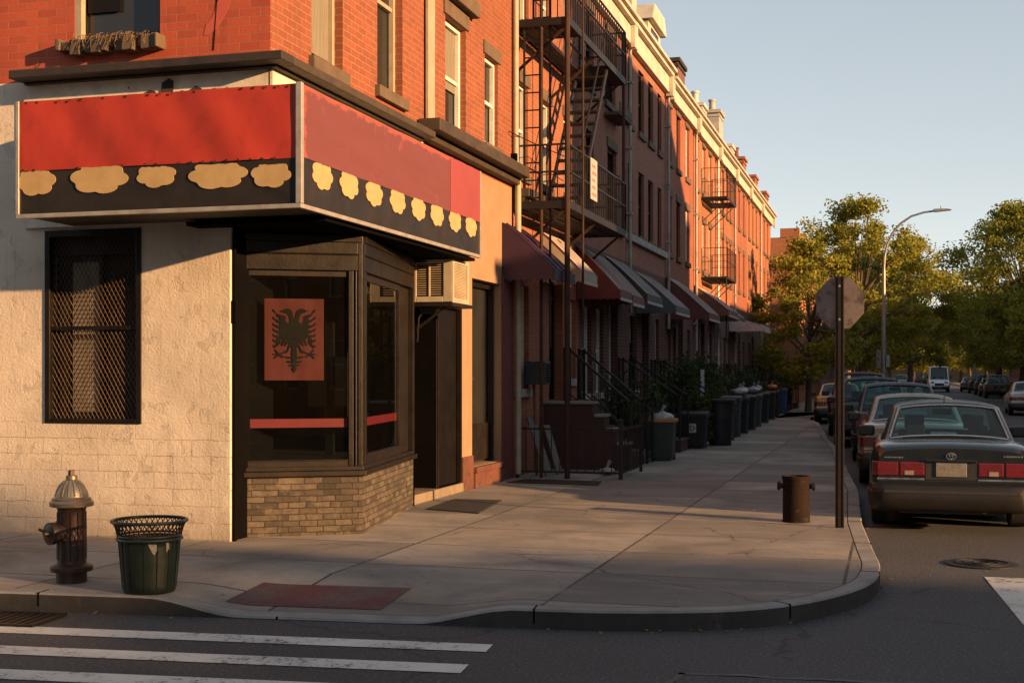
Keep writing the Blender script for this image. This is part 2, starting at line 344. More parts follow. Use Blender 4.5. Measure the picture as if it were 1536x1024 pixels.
M['bin_blue'] = surf('blue_plastic_bin', (.018, .05, .14), (.012, .035, .10), 5, .5, bump=.12)
M['bag_white'] = surf('white_plastic_bag', (.34, .35, .37), (.16, .165, .18), 9, .35, bump=.9, bscale=14)
M['bag_black'] = surf('black_plastic_bag', (.012, .012, .014), (.02, .02, .022), 9, .3, bump=.8, bscale=14)
M['label_white'] = surf('white_sticker', (.38, .37, .35), (.27, .26, .25), 9, .6, bump=0)
M['sign_back'] = surf('bare_sign_back', (.27, .21, .18), (.15, .115, .10), 2.2, .6, metal=.3, bump=.2, spots=(.11, .084, .074), spotr=(.5, .60))
M['post'] = surf('dark_galvanised_post', (.06, .042, .03), (.035, .025, .02), 5, .45, metal=.6, bump=.2)
M['lamp_grey'] = surf('grey_galvanised_pole', (.27, .28, .29), (.20, .21, .22), 4, .45, metal=.6, bump=.1)
M['bark'] = surf('tree_bark', (.10, .07, .05), (.055, .04, .03), 7, .9, bump=.8, bscale=25, stretch=(3, 3, .6))
M['wire'] = surf('steel_wire_mesh', (.16, .10, .055), (.09, .055, .032), 6, .45, metal=.6, bump=0)
M['rust_stub'] = surf('dark_rusty_pipe', (.020, .010, .006), (.009, .006, .005), 5, .85, metal=0, bump=.5, bscale=40, spots=(.030, .030, .024), spotr=(.58, .66), spec=.15)  # very dark rust colour with grey-green mottling
M['straw'] = surf('dry_straw', (.15, .095, .05), (.09, .058, .03), 12, .9, bump=0)
M['litter'] = surf('dry_leaf_litter', (.28, .15, .05), (.14, .075, .03), 14, .9, bump=0)
def awning_mat(name, a, b_, sc=9.0):
    b = NB(name); co = b.coord(True); sx = b.n('ShaderNodeSeparateXYZ'); b.l(co, sx.inputs[0])
    n = b.noise(co, 4, 5); c = b.mix(b.ramp(n, .35, .75), a, b_)
    b.base(c); b.set(Roughness=.55); b.normal(b.bump(b.noise(co, 3, 3), .15, .05)); return b.m
M['awn_maroon'] = awning_mat('maroon_canvas', (.028, .007, .028), (.020, .006, .021))
M['awn_beige'] = awning_mat('beige_metal_awning', (.34, .29, .22), (.24, .2, .15))
M['awn_red'] = awning_mat('dull_red_metal_awning', (.13, .026, .022), (.09, .019, .017))
M['awn_black'] = awning_mat('black_canvas', (.022, .024, .028), (.035, .038, .042))
M['awn_grey'] = awning_mat('slate_grey_awning', (.08, .085, .09), (.05, .055, .06))
M['awn_brown'] = awning_mat('rust_brown_awning', (.16, .062, .028), (.10, .04, .02))
M['awn_green'] = awning_mat('olive_green_awning', (.07, .065, .03), (.045, .042, .022))
M['awn_trim'] = surf('pale_awning_trim', (.46, .40, .38), (.34, .28, .27), 6, .55, bump=.1)

# ------------------------------------------------------------------ mesh builder
def world_loc(o):
    v = Vector((0, 0, 0))
    while o is not None: v += o.location; o = o.parent
    return v
class MB:
    def __init__(s): s.v = []; s.f = []; s.uv = {}; s.mi = []
    def add(s, vs, fs):
        b = len(s.v); s.v += [tuple(p) for p in vs]; s.f += [tuple(i + b for i in f) for f in fs]; return b
    def weld(s):
        key, mp, nv = {}, [], []
        for p in s.v:
            k = (round(p[0], 5), round(p[1], 5), round(p[2], 5))
            if k not in key: key[k] = len(nv); nv.append(p)
            mp.append(key[k])
        nf, nuv = [], {}
        for i, f in enumerate(s.f):
            g = []; us = []
            for j, q in enumerate(f):
                if mp[q] not in g: g.append(mp[q]); us.append(j)
            if len(g) > 2:
                if i in s.uv: nuv[len(nf)] = [s.uv[i][j] for j in us]
                nf.append(tuple(g))
        s.v, s.f, s.uv = nv, nf, nuv
    def quad(s, a, b, c, d, uv=None):
        s.add([a, b, c, d], [(0, 1, 2, 3)])
        if uv: s.uv[len(s.f) - 1] = uv
        return s
    def box(s, x0, x1, y0, y1, z0, z1):
        s.add([(x0,y0,z0),(x1,y0,z0),(x1,y1,z0),(x0,y1,z0),(x0,y0,z1),(x1,y0,z1),(x1,y1,z1),(x0,y1,z1)],
              [(0,3,2,1),(4,5,6,7),(0,1,5,4),(1,2,6,5),(2,3,7,6),(3,0,4,7)]); return s
    def obox(s, c, u, v, wv, hu, hv, hw):
        c, u, v, wv = Vector(c), Vector(u).normalized() * hu, Vector(v).normalized() * hv, Vector(wv).normalized() * hw
        P = [c - u - v - wv, c + u - v - wv, c + u + v - wv, c - u + v - wv, c - u - v + wv, c + u - v + wv, c + u + v + wv, c - u + v + wv]
        s.add(P, [(0,3,2,1),(4,5,6,7),(0,1,5,4),(1,2,6,5),(2,3,7,6),(3,0,4,7)]); return s
    def bar(s, a, b, wd, ht=None):
        a, b = Vector(a), Vector(b); d = b - a
        if d.length < 1e-6: return s
        u = d.normalized(); t = Vector((0, 0, 1)) if abs(u.z) < .95 else Vector((1, 0, 0))
        p = u.cross(t).normalized(); q = p.cross(u).normalized()
        return s.obox((a + b) / 2, u, p, q, d.length / 2, wd / 2, (ht or wd) / 2)
    def tube(s, pts, r, n=8, cap=True, r2=None):
        pts = [Vector(p) for p in pts]; N = len(pts); rs = r if isinstance(r, (list, tuple)) else [r + ((r2 or r) - r) * i / max(1, N - 1) for i in range(N)]
        b = len(s.v); prev = None
        for i, p in enumerate(pts):
            d = (pts[min(i + 1, N - 1)] - pts[max(i - 1, 0)]).normalized()
            if prev is None:
                t = Vector((0, 0, 1)) if abs(d.z) < .9 else Vector((1, 0, 0)); u = d.cross(t).normalized()
            else:
                u = (prev - d * prev.dot(d)).normalized()
            prev = u; v = d.cross(u)
            for k in range(n):
                a = 2 * math.pi * k / n; s.v.append(tuple(p + (u * math.cos(a) + v * math.sin(a)) * rs[i]))
        for i in range(N - 1):
            for k in range(n):
                s.f.append((b + i*n + k, b + i*n + (k+1) % n, b + (i+1)*n + (k+1) % n, b + (i+1)*n + k))
        if cap:
            s.f.append(tuple(b + k for k in range(n - 1, -1, -1))); s.f.append(tuple(b + (N-1)*n + k for k in range(n)))
        return s
    def lathe(s, prof, c=(0, 0, 0), n=28, ax='z', cap=True):
        b = len(s.v)
        for (r, h) in prof:
            for k in range(n):
                a = 2 * math.pi * k / n; x, y = r * math.cos(a), r * math.sin(a)
                p = (x, y, h) if ax == 'z' else ((h, x, y) if ax == 'x' else (x, h, y))
                s.v.append((c[0] + p[0], c[1] + p[1], c[2] + p[2]))
        N = len(prof); flip = ax == 'y'
        for i in range(N - 1):
            for k in range(n):
                q = (b + i*n + k, b + i*n + (k+1) % n, b + (i+1)*n + (k+1) % n, b + (i+1)*n + k)
                s.f.append(q[::-1] if flip else q)
        if cap:
            s.f.append(tuple(b + k for k in range(n - 1, -1, -1))); s.f.append(tuple(b + (N-1)*n + k for k in range(n)))
        return s
    def prism(s, poly, o, U, V, nv, depth):
        """poly [(u,v)] extruded along nv by depth, starting on the plane through o"""
        o, U, V, nv = Vector(o), Vector(U), Vector(V), Vector(nv)
        n = len(poly); A = [o + U * a + V * b_ for a, b_ in poly]; B = [p + nv * depth for p in A]
        area = sum(poly[i][0] * poly[(i+1) % n][1] - poly[(i+1) % n][0] * poly[i][1] for i in range(n))
        right = (U.cross(V)).dot(nv) > 0
        ccw = (area > 0) == right
        b = len(s.v); s.v += [tuple(p) for p in A + B]
        top = tuple(range(b + n, b + 2*n)); bot = tuple(range(b + n - 1, b - 1, -1))
        side = [(b + i, b + (i+1) % n, b + n + (i+1) % n, b + n + i) for i in range(n)]
        if not ccw: top, bot, side = top[::-1], bot[::-1], [q[::-1] for q in side]
        s.f += [top, bot] + side; return s
    def build(s, name, mat, parent=None, origin=None, local=False, bevel=0, seg=2, smooth=False, solid=0, split=None):
        if smooth: s.weld()
        off = Vector((0, 0, 0))
        if parent is not None and not local: off = world_loc(parent)
        elif origin is not None and parent is None and not local: off = Vector(origin)
        me = bpy.data.meshes.new(name)
        me.from_pydata([(p[0] - off.x, p[1] - off.y, p[2] - off.z) for p in s.v], [], s.f)
        uvl = me.uv_layers.new(name='UVMap').data
        for p in me.polygons:
            n = p.normal; a, b_, c = abs(n.x), abs(n.y), abs(n.z)
            cu = s.uv.get(p.index)
            for j, li in enumerate(p.loop_indices):
                if cu: uvl[li].uv = cu[j]; continue
                v = s.v[me.loops[li].vertex_index]
                uvl[li].uv = (v[0], v[1]) if c > max(a, b_) else ((v[1], v[2]) if a > b_ else (v[0], v[2]))
        if smooth:
            for p in me.polygons: p.use_smooth = True
        if isinstance(mat, str): mat = M[mat]
        me.materials.append(mat)
        o = bpy.data.objects.new(name, me); COL.objects.link(o)
        if parent is not None: o.parent = parent
        elif origin is not None: o.location = origin
        if bevel:
            bv = o.modifiers.new('bevel', 'BEVEL'); bv.width = bevel; bv.segments = seg; bv.limit_method = 'ANGLE'; bv.angle_limit = R(40)
        if smooth:
            es = o.modifiers.new('es', 'EDGE_SPLIT'); es.split_angle = R(split or 38)
        return o
def thing(name, label, cat, loc=(0, 0, 0), rz=0, group=None):
    o = bpy.data.objects.new(name, None); COL.objects.link(o); o.location = loc; o.rotation_euler = (0, 0, rz)
    o.empty_display_size = .2
    tag(o, label, cat, group); return o
def tag(o, label, cat, group=None):
    o['label'] = label; o['category'] = cat
    if group: o['group'] = group
    return o
def struct(o): o['kind'] = 'structure'; return o
def stuff(o): o['kind'] = 'stuff'; return o
def copy_tree(o, parent=None):
    c = o.copy(); COL.objects.link(c)
    if parent is not None: c.parent = parent
    for ch in list(o.children): copy_tree(ch, c)
    return c
Z = Vector((0, 0, 1))
def face_box(mb, O, U, N, u0, u1, z0, z1, d0, d1):
    O, U, N = Vector(O), Vector(U), Vector(N)
    c = O + U * ((u0 + u1) / 2) + Z * ((z0 + z1) / 2) + N * ((d0 + d1) / 2)
    return mb.obox(c, U, Z, N, abs(u1 - u0) / 2, abs(z1 - z0) / 2, abs(d1 - d0) / 2)
def wall_holes(mb, O, U, N, u0, u1, z0, z1, holes, depth=.16):
    O, U, N = Vector(O), Vector(U), Vector(N)
    flip = (U.cross(Z)).dot(N) < 0
    us = sorted({u0, u1, *[h[0] for h in holes], *[h[1] for h in holes]}); us = [u for u in us if u0 <= u <= u1]
    zs = sorted({z0, z1, *[h[2] for h in holes], *[h[3] for h in holes]}); zs = [z for z in zs if z0 <= z <= z1]
    P = lambda u, z, d=0: O + U * u + Z * z + N * d
    def q(a, b, c, d): mb.quad(*( (d, c, b, a) if flip else (a, b, c, d)))
    for i in range(len(us) - 1):
        for j in range(len(zs) - 1):
            cu, cz = (us[i] + us[i+1]) / 2, (zs[j] + zs[j+1]) / 2
            if any(h[0] < cu < h[1] and h[2] < cz < h[3] for h in holes): continue
            q(P(us[i], zs[j]), P(us[i+1], zs[j]), P(us[i+1], zs[j+1]), P(us[i], zs[j+1]))
    for a, b, c, d in holes:
        D = -depth
        q(P(a, c), P(a, c, D), P(a, d, D), P(a, d)) if False else q(P(a, d), P(a, d, D), P(a, c, D), P(a, c))
        q(P(b, c), P(b, c, D), P(b, d, D), P(b, d))
        q(P(a, c), P(a, c, D), P(b, c, D), P(b, c))
        q(P(b, d), P(b, d, D), P(a, d, D), P(a, d))
def window(par, O, U, N, u0, u1, z0, z1, depth=.12, fm='white_wood', sill='stone_sill', lintel=None, curtain=0, bars=1, silld=.06, fw=.05, low=None):
    mb = MB(); zm = (z0 + z1) / 2
    face_box(mb, O, U, N, u0, u0 + fw, z0, z1, -depth, -depth + .06); face_box(mb, O, U, N, u1 - fw, u1, z0, z1, -depth, -depth + .06)
    face_box(mb, O, U, N, u0 + fw, u1 - fw, z1 - fw, z1, -depth, -depth + .058); face_box(mb, O, U, N, u0 + fw, u1 - fw, z0, z0 + fw, -depth, -depth + .058)
    if bars: face_box(mb, O, U, N, u0 + fw, u1 - fw, zm - .025, zm + .025, -depth - .01, -depth + .04)
    if bars == 2: face_box(mb, O, U, N, (u0+u1)/2 - .018, (u0+u1)/2 + .018, z0 + fw, z1 - fw, -depth - .008, -depth + .042)
    w_ = mb.build('window', fm, par)
    p = MB(); O_, U_, N_ = Vector(O), Vector(U), Vector(N)
    face_box(p, O, U, N, u0 + fw * .8, u1 - fw * .8, zm, z1 - fw * .8, -depth - .012, -depth + .004)
    face_box(p, O, U, N, u0 + fw * .8, u1 - fw * .8, z0 + fw * .8, zm - .003, -depth - .03, -depth - .014)
    p.build('pane', 'glass_dark', w_)
    if curtain:
        c = MB(); face_box(c, O, U, N, u0 + fw, u1 - fw, z1 - fw - (z1 - z0 - 2*fw) * curtain, z1 - fw, -depth + .006, -depth + .012)
        c.build('roller_blind', 'curtain', w_)
    if sill:
        s = MB(); face_box(s, O, U, N, u0 - .07, u1 + .07, z0 - .14, z0 - .001, -.10, silld); s.build('sill', sill, w_, bevel=.01)
    if lintel:
        s = MB(); face_box(s, O, U, N, u0 - .08, u1 + .08, z1 + .001, z1 + .2, -.06, .03); s.build('lintel', lintel, w_, bevel=.008)
    return w_

# ================================================================== ground
def smooth_chain(pts, it=3):
    for _ in range(it):
        q = [pts[0]]
        for a, b in zip(pts, pts[1:]):
            q.append((a[0]*.75 + b[0]*.25, a[1]*.75 + b[1]*.25)); q.append((a[0]*.25 + b[0]*.75, a[1]*.25 + b[1]*.75))
        q.append(pts[-1]); pts = q
    return pts
def dense(pts, step):
    out = [pts[0]]
    for a, b in zip(pts, pts[1:]):
        n = max(1, int(math.hypot(b[0]-a[0], b[1]-a[1]) / step))
        for i in range(1, n + 1): out.append((a[0] + (b[0]-a[0]) * i / n, a[1] + (b[1]-a[1]) * i / n))
    return out
def offset(pts, d):
    out = []
    for i, p in enumerate(pts):
        a, b = pts[max(0, i-1)], pts[min(len(pts)-1, i+1)]
        t = Vector((b[0]-a[0], b[1]-a[1])).normalized(); out.append((p[0] - t.y * d, p[1] + t.x * d))
    return out
mb = MB(); mb.quad((-600, -400, 0), (600, -400, 0), (600, 1200, 0), (-600, 1200, 0))
struct(mb.build('road', 'asphalt'))
SW = .14
arc = smooth_chain([(-2.6, 8.83), (-1.7, 8.93), (-.75, 9.35), (-.14, 10.5), (-.06, 11.6), (-.14, 12.6)], 3)
kerb_line = [(-30, 6.1)] + dense([(-9, 8.18), (-2.6, 8.83)], .12)[0:] + arc[1:] + [(-.30, 15), (-.42, 19), (-.62, 22), (-.88, 26), (-1.12, 30), (-1.5, 34), (-1.85, 39), (-2.3, 45), (-2.85, 49), (-2.9, 56), (.0, 58.5), (.3, 64), (.3, 110), (.2, 240)]
def ramp_z(x, y):
    """dropped kerb in front of the red tactile panel"""
    if y > 11 or x < -6: return SW
    k = max(0, min(1, (x + 5.35) / .75)) * max(0, min(1, (-2.55 - x) / .75)); k = k * k * (3 - 2 * k)
    d = y - (8.83 + .1 * (x + 2.6))
    return SW - k * (SW - .02) * max(0, 1 - max(0, d) / 1.3)
rings = [kerb_line] + [offset(kerb_line, d) for d in (.15, .162, .55, .9, 1.3)]
kb = MB()
def strip(mb, A, B, za, zb):
    for i in range(len(A) - 1):
        a, b, c, d = A[i], A[i+1], B[i+1], B[i]
        mb.quad((*a, za(*a)), (*b, za(*b)), (*c, zb(*c)), (*d, zb(*d)))
kf = MB(); strip(kf, kerb_line, kerb_line, lambda x, y: -.02, lambda x, y: ramp_z(x, y) - .015); struct(kf.build('kerb_face', surf('grimy_steel_kerb_face', (.045, .040, .036), (.022, .020, .018), 2.5, .8, bump=.4, bscale=30, spots=(.075, .05, .035), spotr=(.6, .7))))
r015 = offset(kerb_line, .012)
strip(kb, kerb_line, r015, lambda x, y: ramp_z(x, y) - .015, ramp_z)
strip(kb, r015, rings[1], ramp_z, ramp_z)
strip(kb, rings[1], rings[1], ramp_z, lambda x, y: ramp_z(x, y) - .03)
struct(kb.build('kerb', 'kerb'))
sb = MB(); zz = lambda x, y: ramp_z(x, y) - (.006 if ramp_z(x, y) < SW - .001 else 0)
for i in range(2, 5): strip(sb, rings[i], rings[i+1], ramp_z, ramp_z)
strip(sb, rings[1], rings[2], lambda x, y: ramp_z(x, y) - .03, ramp_z)
bm = bmesh.new()
outer = rings[5]; loop = [bm.verts.new((x, y, SW)) for x, y in outer] + [bm.verts.new((-14, 240, SW)), bm.verts.new((-30, 240, SW))]
f = bm.faces.new(loop); bmesh.ops.triangulate(bm, faces=[f]); bm.verts.index_update()
sb.add([v.co[:] for v in bm.verts], [tuple(v.index for v in (fc.verts if fc.normal.z >= 0 else reversed(fc.verts))) for fc in bm.faces]); bm.free()
struct(sb.build('sidewalk', 'sidewalk'))
# sidewalk across the street
kr = [(200, 9.0), (12, 8.9), (9.2, 9.2), (7.4, 10.6), (6.9, 12.6), (6.9, 40), (6.95, 52), (7.6, 70), (9.6, 112), (10, 240)]
s2 = MB(); ring = offset(kr, -.15)
strip(s2, kr[::-1], ring[::-1], lambda x, y: SW - .01, lambda x, y: SW); strip(s2, kr[::-1], kr[::-1], lambda x, y: -.02, lambda x, y: SW - .01)
struct(s2.build('kerb', 'kerb'))
s2 = MB()
for a, b in zip(ring[1:], ring[2:]): s2.quad((a[0], a[1], SW), (40, a[1], SW), (40, b[1], SW), (b[0], b[1], SW))
s2.quad((200, 9.15, SW), (200, 14, SW), (40, 14, SW), (ring[1][0], ring[1][1], SW))
for i, q in enumerate(s2.f):
    pts = [Vector(s2.v[k]) for k in q]
    if (pts[1]-pts[0]).cross(pts[2]-pts[0]).z < 0: s2.f[i] = q[::-1]
struct(s2.build('sidewalk', 'sidewalk'))
# near side of the cross street
s3 = MB().box(-60, 4, -12, -3.2, -.02, SW); struct(s3.build('sidewalk', 'sidewalk', bevel=.02))
s3 = MB().box(8, 130, -12, -3.2, -.02, SW); struct(s3.build('sidewalk', 'sidewalk', bevel=.02))
kj = MB(); kd_ = dense(kerb_line, .02); acc = 0; 
for i_ in range(1, len(kd_) - 1):
    acc += math.hypot(kd_[i_][0] - kd_[i_-1][0], kd_[i_][1] - kd_[i_-1][1])
    if acc > 1.9 and -10 < kd_[i_][0] and kd_[i_][1] < 50:
        acc = 0; p_ = kd_[i_]; t_ = Vector((kd_[i_+1][0] - kd_[i_-1][0], kd_[i_+1][1] - kd_[i_-1][1], 0)).normalized(); n_ = Vector((-t_.y, t_.x, 0)); zk = ramp_z(*p_)
        kj.obox(Vector((*p_, zk - .05)) + n_ * .075, t_, n_, (0, 0, 1), .006, .078, .052)
struct(kj.build('kerb_joint', 'near_black'))
# crosswalk stripes
for (a, b) in (((-9.0, 7.60), (-2.53, 8.25)), ((-9.0, 6.96), (-2.50, 7.64)), ((-9.0, 6.31), (-2.47, 7.03))):
    d = Vector((b[0]-a[0], b[1]-a[1])).normalized(); n = Vector((-d.y, d.x)) * -.235
    m_ = MB(); N_ = 40
    for i in range(N_):
        p = Vector(a).lerp(Vector(b), i / N_); q = Vector(a).lerp(Vector(b), (i + 1) / N_)
        m_.quad((*p, .005), (*(p + n), .005), (*(q + n), .005), (*q, .005))
    struct(m_.build('crosswalk_stripe', 'road_white'))
m_ = MB().quad((.92, 9.9, .005), (2.6, 9.98, .005), (2.7, 12.3, .005), (.80, 12.2, .005)); struct(m_.build('stop_line', 'road_white'))
pt = MB().quad((-1.2, 4.0, .004), (3.4, 4.0, .004), (3.4, 8.05, .004), (-1.2, 7.75, .004)); struct(pt.build('road_patch', asphalt_mat('patched_asphalt')))
sm = MB()
for (a_, b_) in (((-1.25, 4.0), (-1.22, 7.78)), ((-1.22, 7.78), (3.4, 8.08)), ((-9, 5.2), (-1.3, 5.9)), ((1.2, 9.0), (2.6, 15.0)), ((2.6, 15.0), (2.2, 40.0))):
    a_, b_ = Vector((*a_, .0065)), Vector((*b_, .0065)); d_ = (b_ - a_).normalized(); q_ = Vector((-d_.y, d_.x, 0)); n__ = 24; L_ = [a_.lerp(b_, i_ / n__) + q_ * rnd.uniform(-.03, .03) for i_ in range(n__ + 1)]
    for u_, v_ in zip(L_, L_[1:]): sm.quad(u_ - q_ * .022, v_ - q_ * .022, v_ + q_ * .022, u_ + q_ * .022)
struct(sm.build('tar_seam', surf('tar_sealant', (.012, .011, .011), (.02, .019, .018), 5, .5, bump=.2)))
# tactile panel on the ramp
m_ = MB(); N_ = 12
for i in range(N_):
    for j in range(4):
        def tp(i, j):
            x = -4.85 + 1.22 * i / N_; y = 8.83 + .1 * (x + 2.6) + .27 + .64 * j / 4; return (x, y, ramp_z(x, y) + .005)
        m_.quad(tp(i, j), tp(i+1, j), tp(i+1, j+1), tp(i, j+1))
struct(m_.build('tactile_paving', 'tactile'))

# ================================================================== corner building
W = 11.55; FX = -5.8
cb = thing('corner_building', 'corner brick building with pale stucco lower wall and a chamfered shop window', 'building', (-6.2, W, SW))
YU, YN = (1, 0, 0), (0, -1, 0); XU, XN = (0, 1, 0), (1, 0, 0)
m_ = MB(); wall_holes(m_, (0, W, 0), YU, YN, -16, -6.26, SW, 4.82, [(-8.38, -7.25, 1.29, 3.27)], .2)
m_.quad((-6.26, W, SW), (-6.26, W + .055, SW), (-6.26, W + .055, 3.3), (-6.26, W, 3.3))
m_.build('stucco_wall', 'stucco', cb)
m_ = MB(); wall_holes(m_, (0, W, 0), YU, YN, -16, -5.82, 4.82, 10.2, [(-8.03, -7.04, 5.2, 7.3)], .22)
m_.quad((-16, W, 10.2), (-5.82, W, 10.2), (-5.82, 16.03, 10.2), (-16, 16.03, 10.2))
m_.build('upper_wall', 'brick_paint_lifted', cb)
m_ = MB(); wall_holes(m_, (-5.82, 0, 0), XU, XN, W, 16.03, 4.82, 10.2, [(12.49, 13.30, 5.12, 7.4), (14.31, 15.14, 5.20, 7.4)], .22)
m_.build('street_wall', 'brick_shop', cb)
# plaster frieze
m_ = MB().box(-8.6, -5.80, 11.50, W - .005, 3.3, 4.77); m_.box(-5.815, -5.77, 11.50, 15.75, 3.28, 4.77)
m_.build('frieze', 'plaster', cb)
m_ = MB()
for k in range(9):
    x = -7.6 + k * .17 + rnd.uniform(-.04, .04)
    if k in (4,): continue
    h = rnd.uniform(.0, .045)
    pts = [(x - .1, 4.50), (x + .09, 4.50), (x + .07, 4.58 + h), (x + .01, 4.60 + h * rnd.uniform(.5, 1.3)), (x - .07, 4.58 + h * .6)]
    m_.prism(pts, (0, 11.499 - .0006 * k, 0), (1, 0, 0), Z, (0, -1, 0), .004)
m_.prism([(-7.0, 4.50), (-6.86, 4.50), (-6.85, 4.71), (-6.9, 4.74), (-6.98, 4.70)], (0, 11.49, 0), (1, 0, 0), Z, (0, -1, 0), .004)
m_.build('broken_patch', surf('exposed_dark_lath', (.05, .036, .026), (.02, .015, .012), 14, .95, bump=.6, bscale=30), cb)
# cornice
m_ = MB().box(-8.6, -5.55, 11.25, W - .02, 4.79, 4.875); m_.box(-8.56, -5.70, 11.44, W - .021, 4.765, 4.789)
m_.build('cornice', 'black_cornice', cb, bevel=.008)
m_ = MB().box(-5.80, -5.552, 11.53, 15.62, 4.79, 4.874); m_.box(-5.80, -5.70, 11.53, 15.62, 4.765, 4.788)
m_.build('cornice', 'brown_cornice', cb, bevel=.008)  # same cornice as the black one, its sunlight put into the brown
# windows
wl = MB(); zt, zb_ = 3.27, 1.29
for a in ((-8.38, -8.32, zb_, zt), (-7.31, -7.25, zb_, zt), (-8.32, -7.31, zt - .07, zt), (-8.32, -7.31, zb_, zb_ + .05)): wl.box(a[0], a[1], W - .015, W + .1, a[2], a[3])
wl = wl.build('window', 'frame_bronze', cb, bevel=.006)
m_ = MB().box(-8.31, -7.32, W + .01, W + .03, 2.245, 2.285); m_.box(-8.32, -7.31, W + .1, W + .15, 3.02, 3.2); m_.box(-8.25, -8.20, W + .06, W + .1, 1.34, 2.24); m_.box(-7.82, -7.78, W + .12, W + .16, 1.34, 3.0)
m_.build('sash', 'frame_bronze', wl)
m_ = MB().box(-8.32, -7.80, W + .16, W + .17, 1.34, 3.05); m_.box(-7.80, -7.31, W + .18, W + .19, 1.34, 3.05); m_.build('pane', 'glass_dark', wl)
m_ = MB().box(-8.15, -7.82, W + .145, W + .155, 1.4, 2.95); m_.build('roller_blind', 'curtain', wl)
# diamond security mesh, one part
m_ = MB(); sp = .050; sl = 1.75; x0, x1, z0, z1 = -8.32, -7.31, 1.34, 3.2
def clipseg(p, d):
    t0, t1 = -1e9, 1e9
    for (o, dd, lo, hi) in ((p[0], d[0], x0, x1), (p[1], d[1], z0, z1)):
        a, b = (lo - o) / dd, (hi - o) / dd
        if a > b: a, b = b, a
        t0, t1 = max(t0, a), min(t1, b)
    return (t0, t1) if t1 - t0 > .02 else None
for sgn in (1, -1):
    k = -4.0
    while k < 4.0:
        c = clipseg((-7.8 + k, 2.27), (sgn, sl))
        if c:
            a = (-7.8 + k + sgn * c[0], W + .045 + .006 * sgn, 2.27 + sl * c[0]); b = (-7.8 + k + sgn * c[1], W + .045 + .006 * sgn, 2.27 + sl * c[1])
            m_.tube([a, b], .0030, 4, cap=False)
        k += sp
m_.build('security_mesh', 'wire', wl)
u = MB()
for a in ((-8.03, -7.95, 5.2, 7.3), (-7.10, -7.04, 5.2, 7.3), (-7.95, -7.10, 5.2, 5.26), (-7.95, -7.1, 6.2, 6.26)): u.box(a[0], a[1], W + .08, W + .16, a[2], a[3])
u = u.build('window', 'frame_black', cb)
MB().box(-8.028, -7.955, W + .005, W + .079, 5.2, 7.3).build('casing', 'cream_wood', u)
MB().box(-7.95, -7.10, W + .12, W + .14, 5.26, 6.2).box(-7.95, -7.10, W + .10, W + .118, 6.26, 7.3).build('pane', 'glass_dark', u)
MB().box(-7.93, -7.55, W + .085, W + .1, 5.5, 6.2).build('slatted_shutter', 'door_dark', u)
m_ = MB()
x = -8.16
while x < -7.0:
    d = rnd.uniform(.07, .17); h = rnd.uniform(.10, .16); wd = rnd.uniform(.05, .13)
    m_.box(x, min(-6.98, x + wd), W - d, W + .02, 5.19 - h, 5.19 + rnd.uniform(-.02, .012)); x += wd + .001
m_.build('sill', 'stone_sill', u, bevel=.012)
# dry straw caught on the broken sill
m_ = MB()
for k in range(85):
    x = rnd.choice((rnd.gauss(-7.78, .10), rnd.gauss(-7.3, .13), rnd.gauss(-7.55, .12))); y = W - rnd.uniform(.03, .19); z = 5.19 + rnd.uniform(0, .03)
    dz = rnd.uniform(-.15, -.03)
    m_.tube([(x, y, z), (x + rnd.uniform(-.03, .03), y - .03, z + .015 + dz * .3), (x + rnd.uniform(-.05, .05), y - rnd.uniform(.03, .07), z + dz)], .003, 3, cap=False)
o = m_.build('dry_straw', 'straw', origin=(-7.5, W, 5.19)); stuff(o); tag(o, 'dry straw and debris hanging over the broken stone sill', 'straw')
for (a, b) in ((12.49, 13.30), (14.31, 15.14)):
    zb2 = 5.12 if a < 13 else 5.20
    ww = window(cb, (-5.82, 0, 0), XU, XN, a, b, zb2, 7.4, .16, 'cream_wood', 'stone_sill', silld=.07, curtain=(.97 if a < 13 else .35), fw=.06)
# painted remnant and crack on the brick
m_ = MB()
arcp = [(-6.55 + .36 * math.cos(t), 5.9 + .75 * math.sin(t)) for t in [R(-90 + 8 * i) for i in range(16)]]
arcp += [(-6.55 + .22 * math.cos(t), 5.98 + .72 * math.sin(t)) for t in [R(30 - 8 * i) for i in range(15)]]
m_.prism(arcp, (0, W - .001, 0), (1, 0, 0), Z, (0, -1, 0), .003); m_.build('paint_remnant', surf('faded_pink_paint', (.43, .082, .055), (.38, .07, .045), 6, .8, bump=.2), cb)
m_ = MB().tube([(-6.40, W - .002, 7.0), (-6.41, W - .002, 6.0), (-6.40, W - .002, 5.5), (-6.42, W - .002, 5.25), (-6.44, W - .002, 5.0)], .006, 4); m_.build('wall_cable', 'near_black', cb)
# shopfront bay
B0, B1, B2 = Vector((-6.36, 11.86, 0)), Vector((-5.25, 12.50, 0)), Vector((-5.72, 15.25, 0))
e1 = (B1 - B0).normalized(); L1 = (B1 - B0).length; n1 = Vector((e1.y, -e1.x, 0))
e2 = (B2 - B1).normalized(); L2 = (B2 - B1).length; n2 = Vector((e2.y, -e2.x, 0))
bay = MB()
poly = lambda o: [B0 + n1 * o, B1 + (n1 + n2).normalized() * o * 1.12, B2 + n2 * o, B2 + Vector((-.7, 0, 0)), B0 + Vector((-.05, .9, 0))]
def pr(mb, o, z0, z1):
    P = poly(o); n = len(P); b = len(mb.v)
    mb.v += [(p.x, p.y, z0) for p in P] + [(p.x, p.y, z1) for p in P]
    mb.f += [tuple(range(b + n, b + 2*n)), tuple(range(b + n - 1, b - 1, -1))] + [(b + i, b + (i+1) % n, b + n + (i+1) % n, b + n + i) for i in range(n)]
pr(bay, .0, SW, .745)
bayo = bay.build('shop_window', 'stone_veneer', cb)
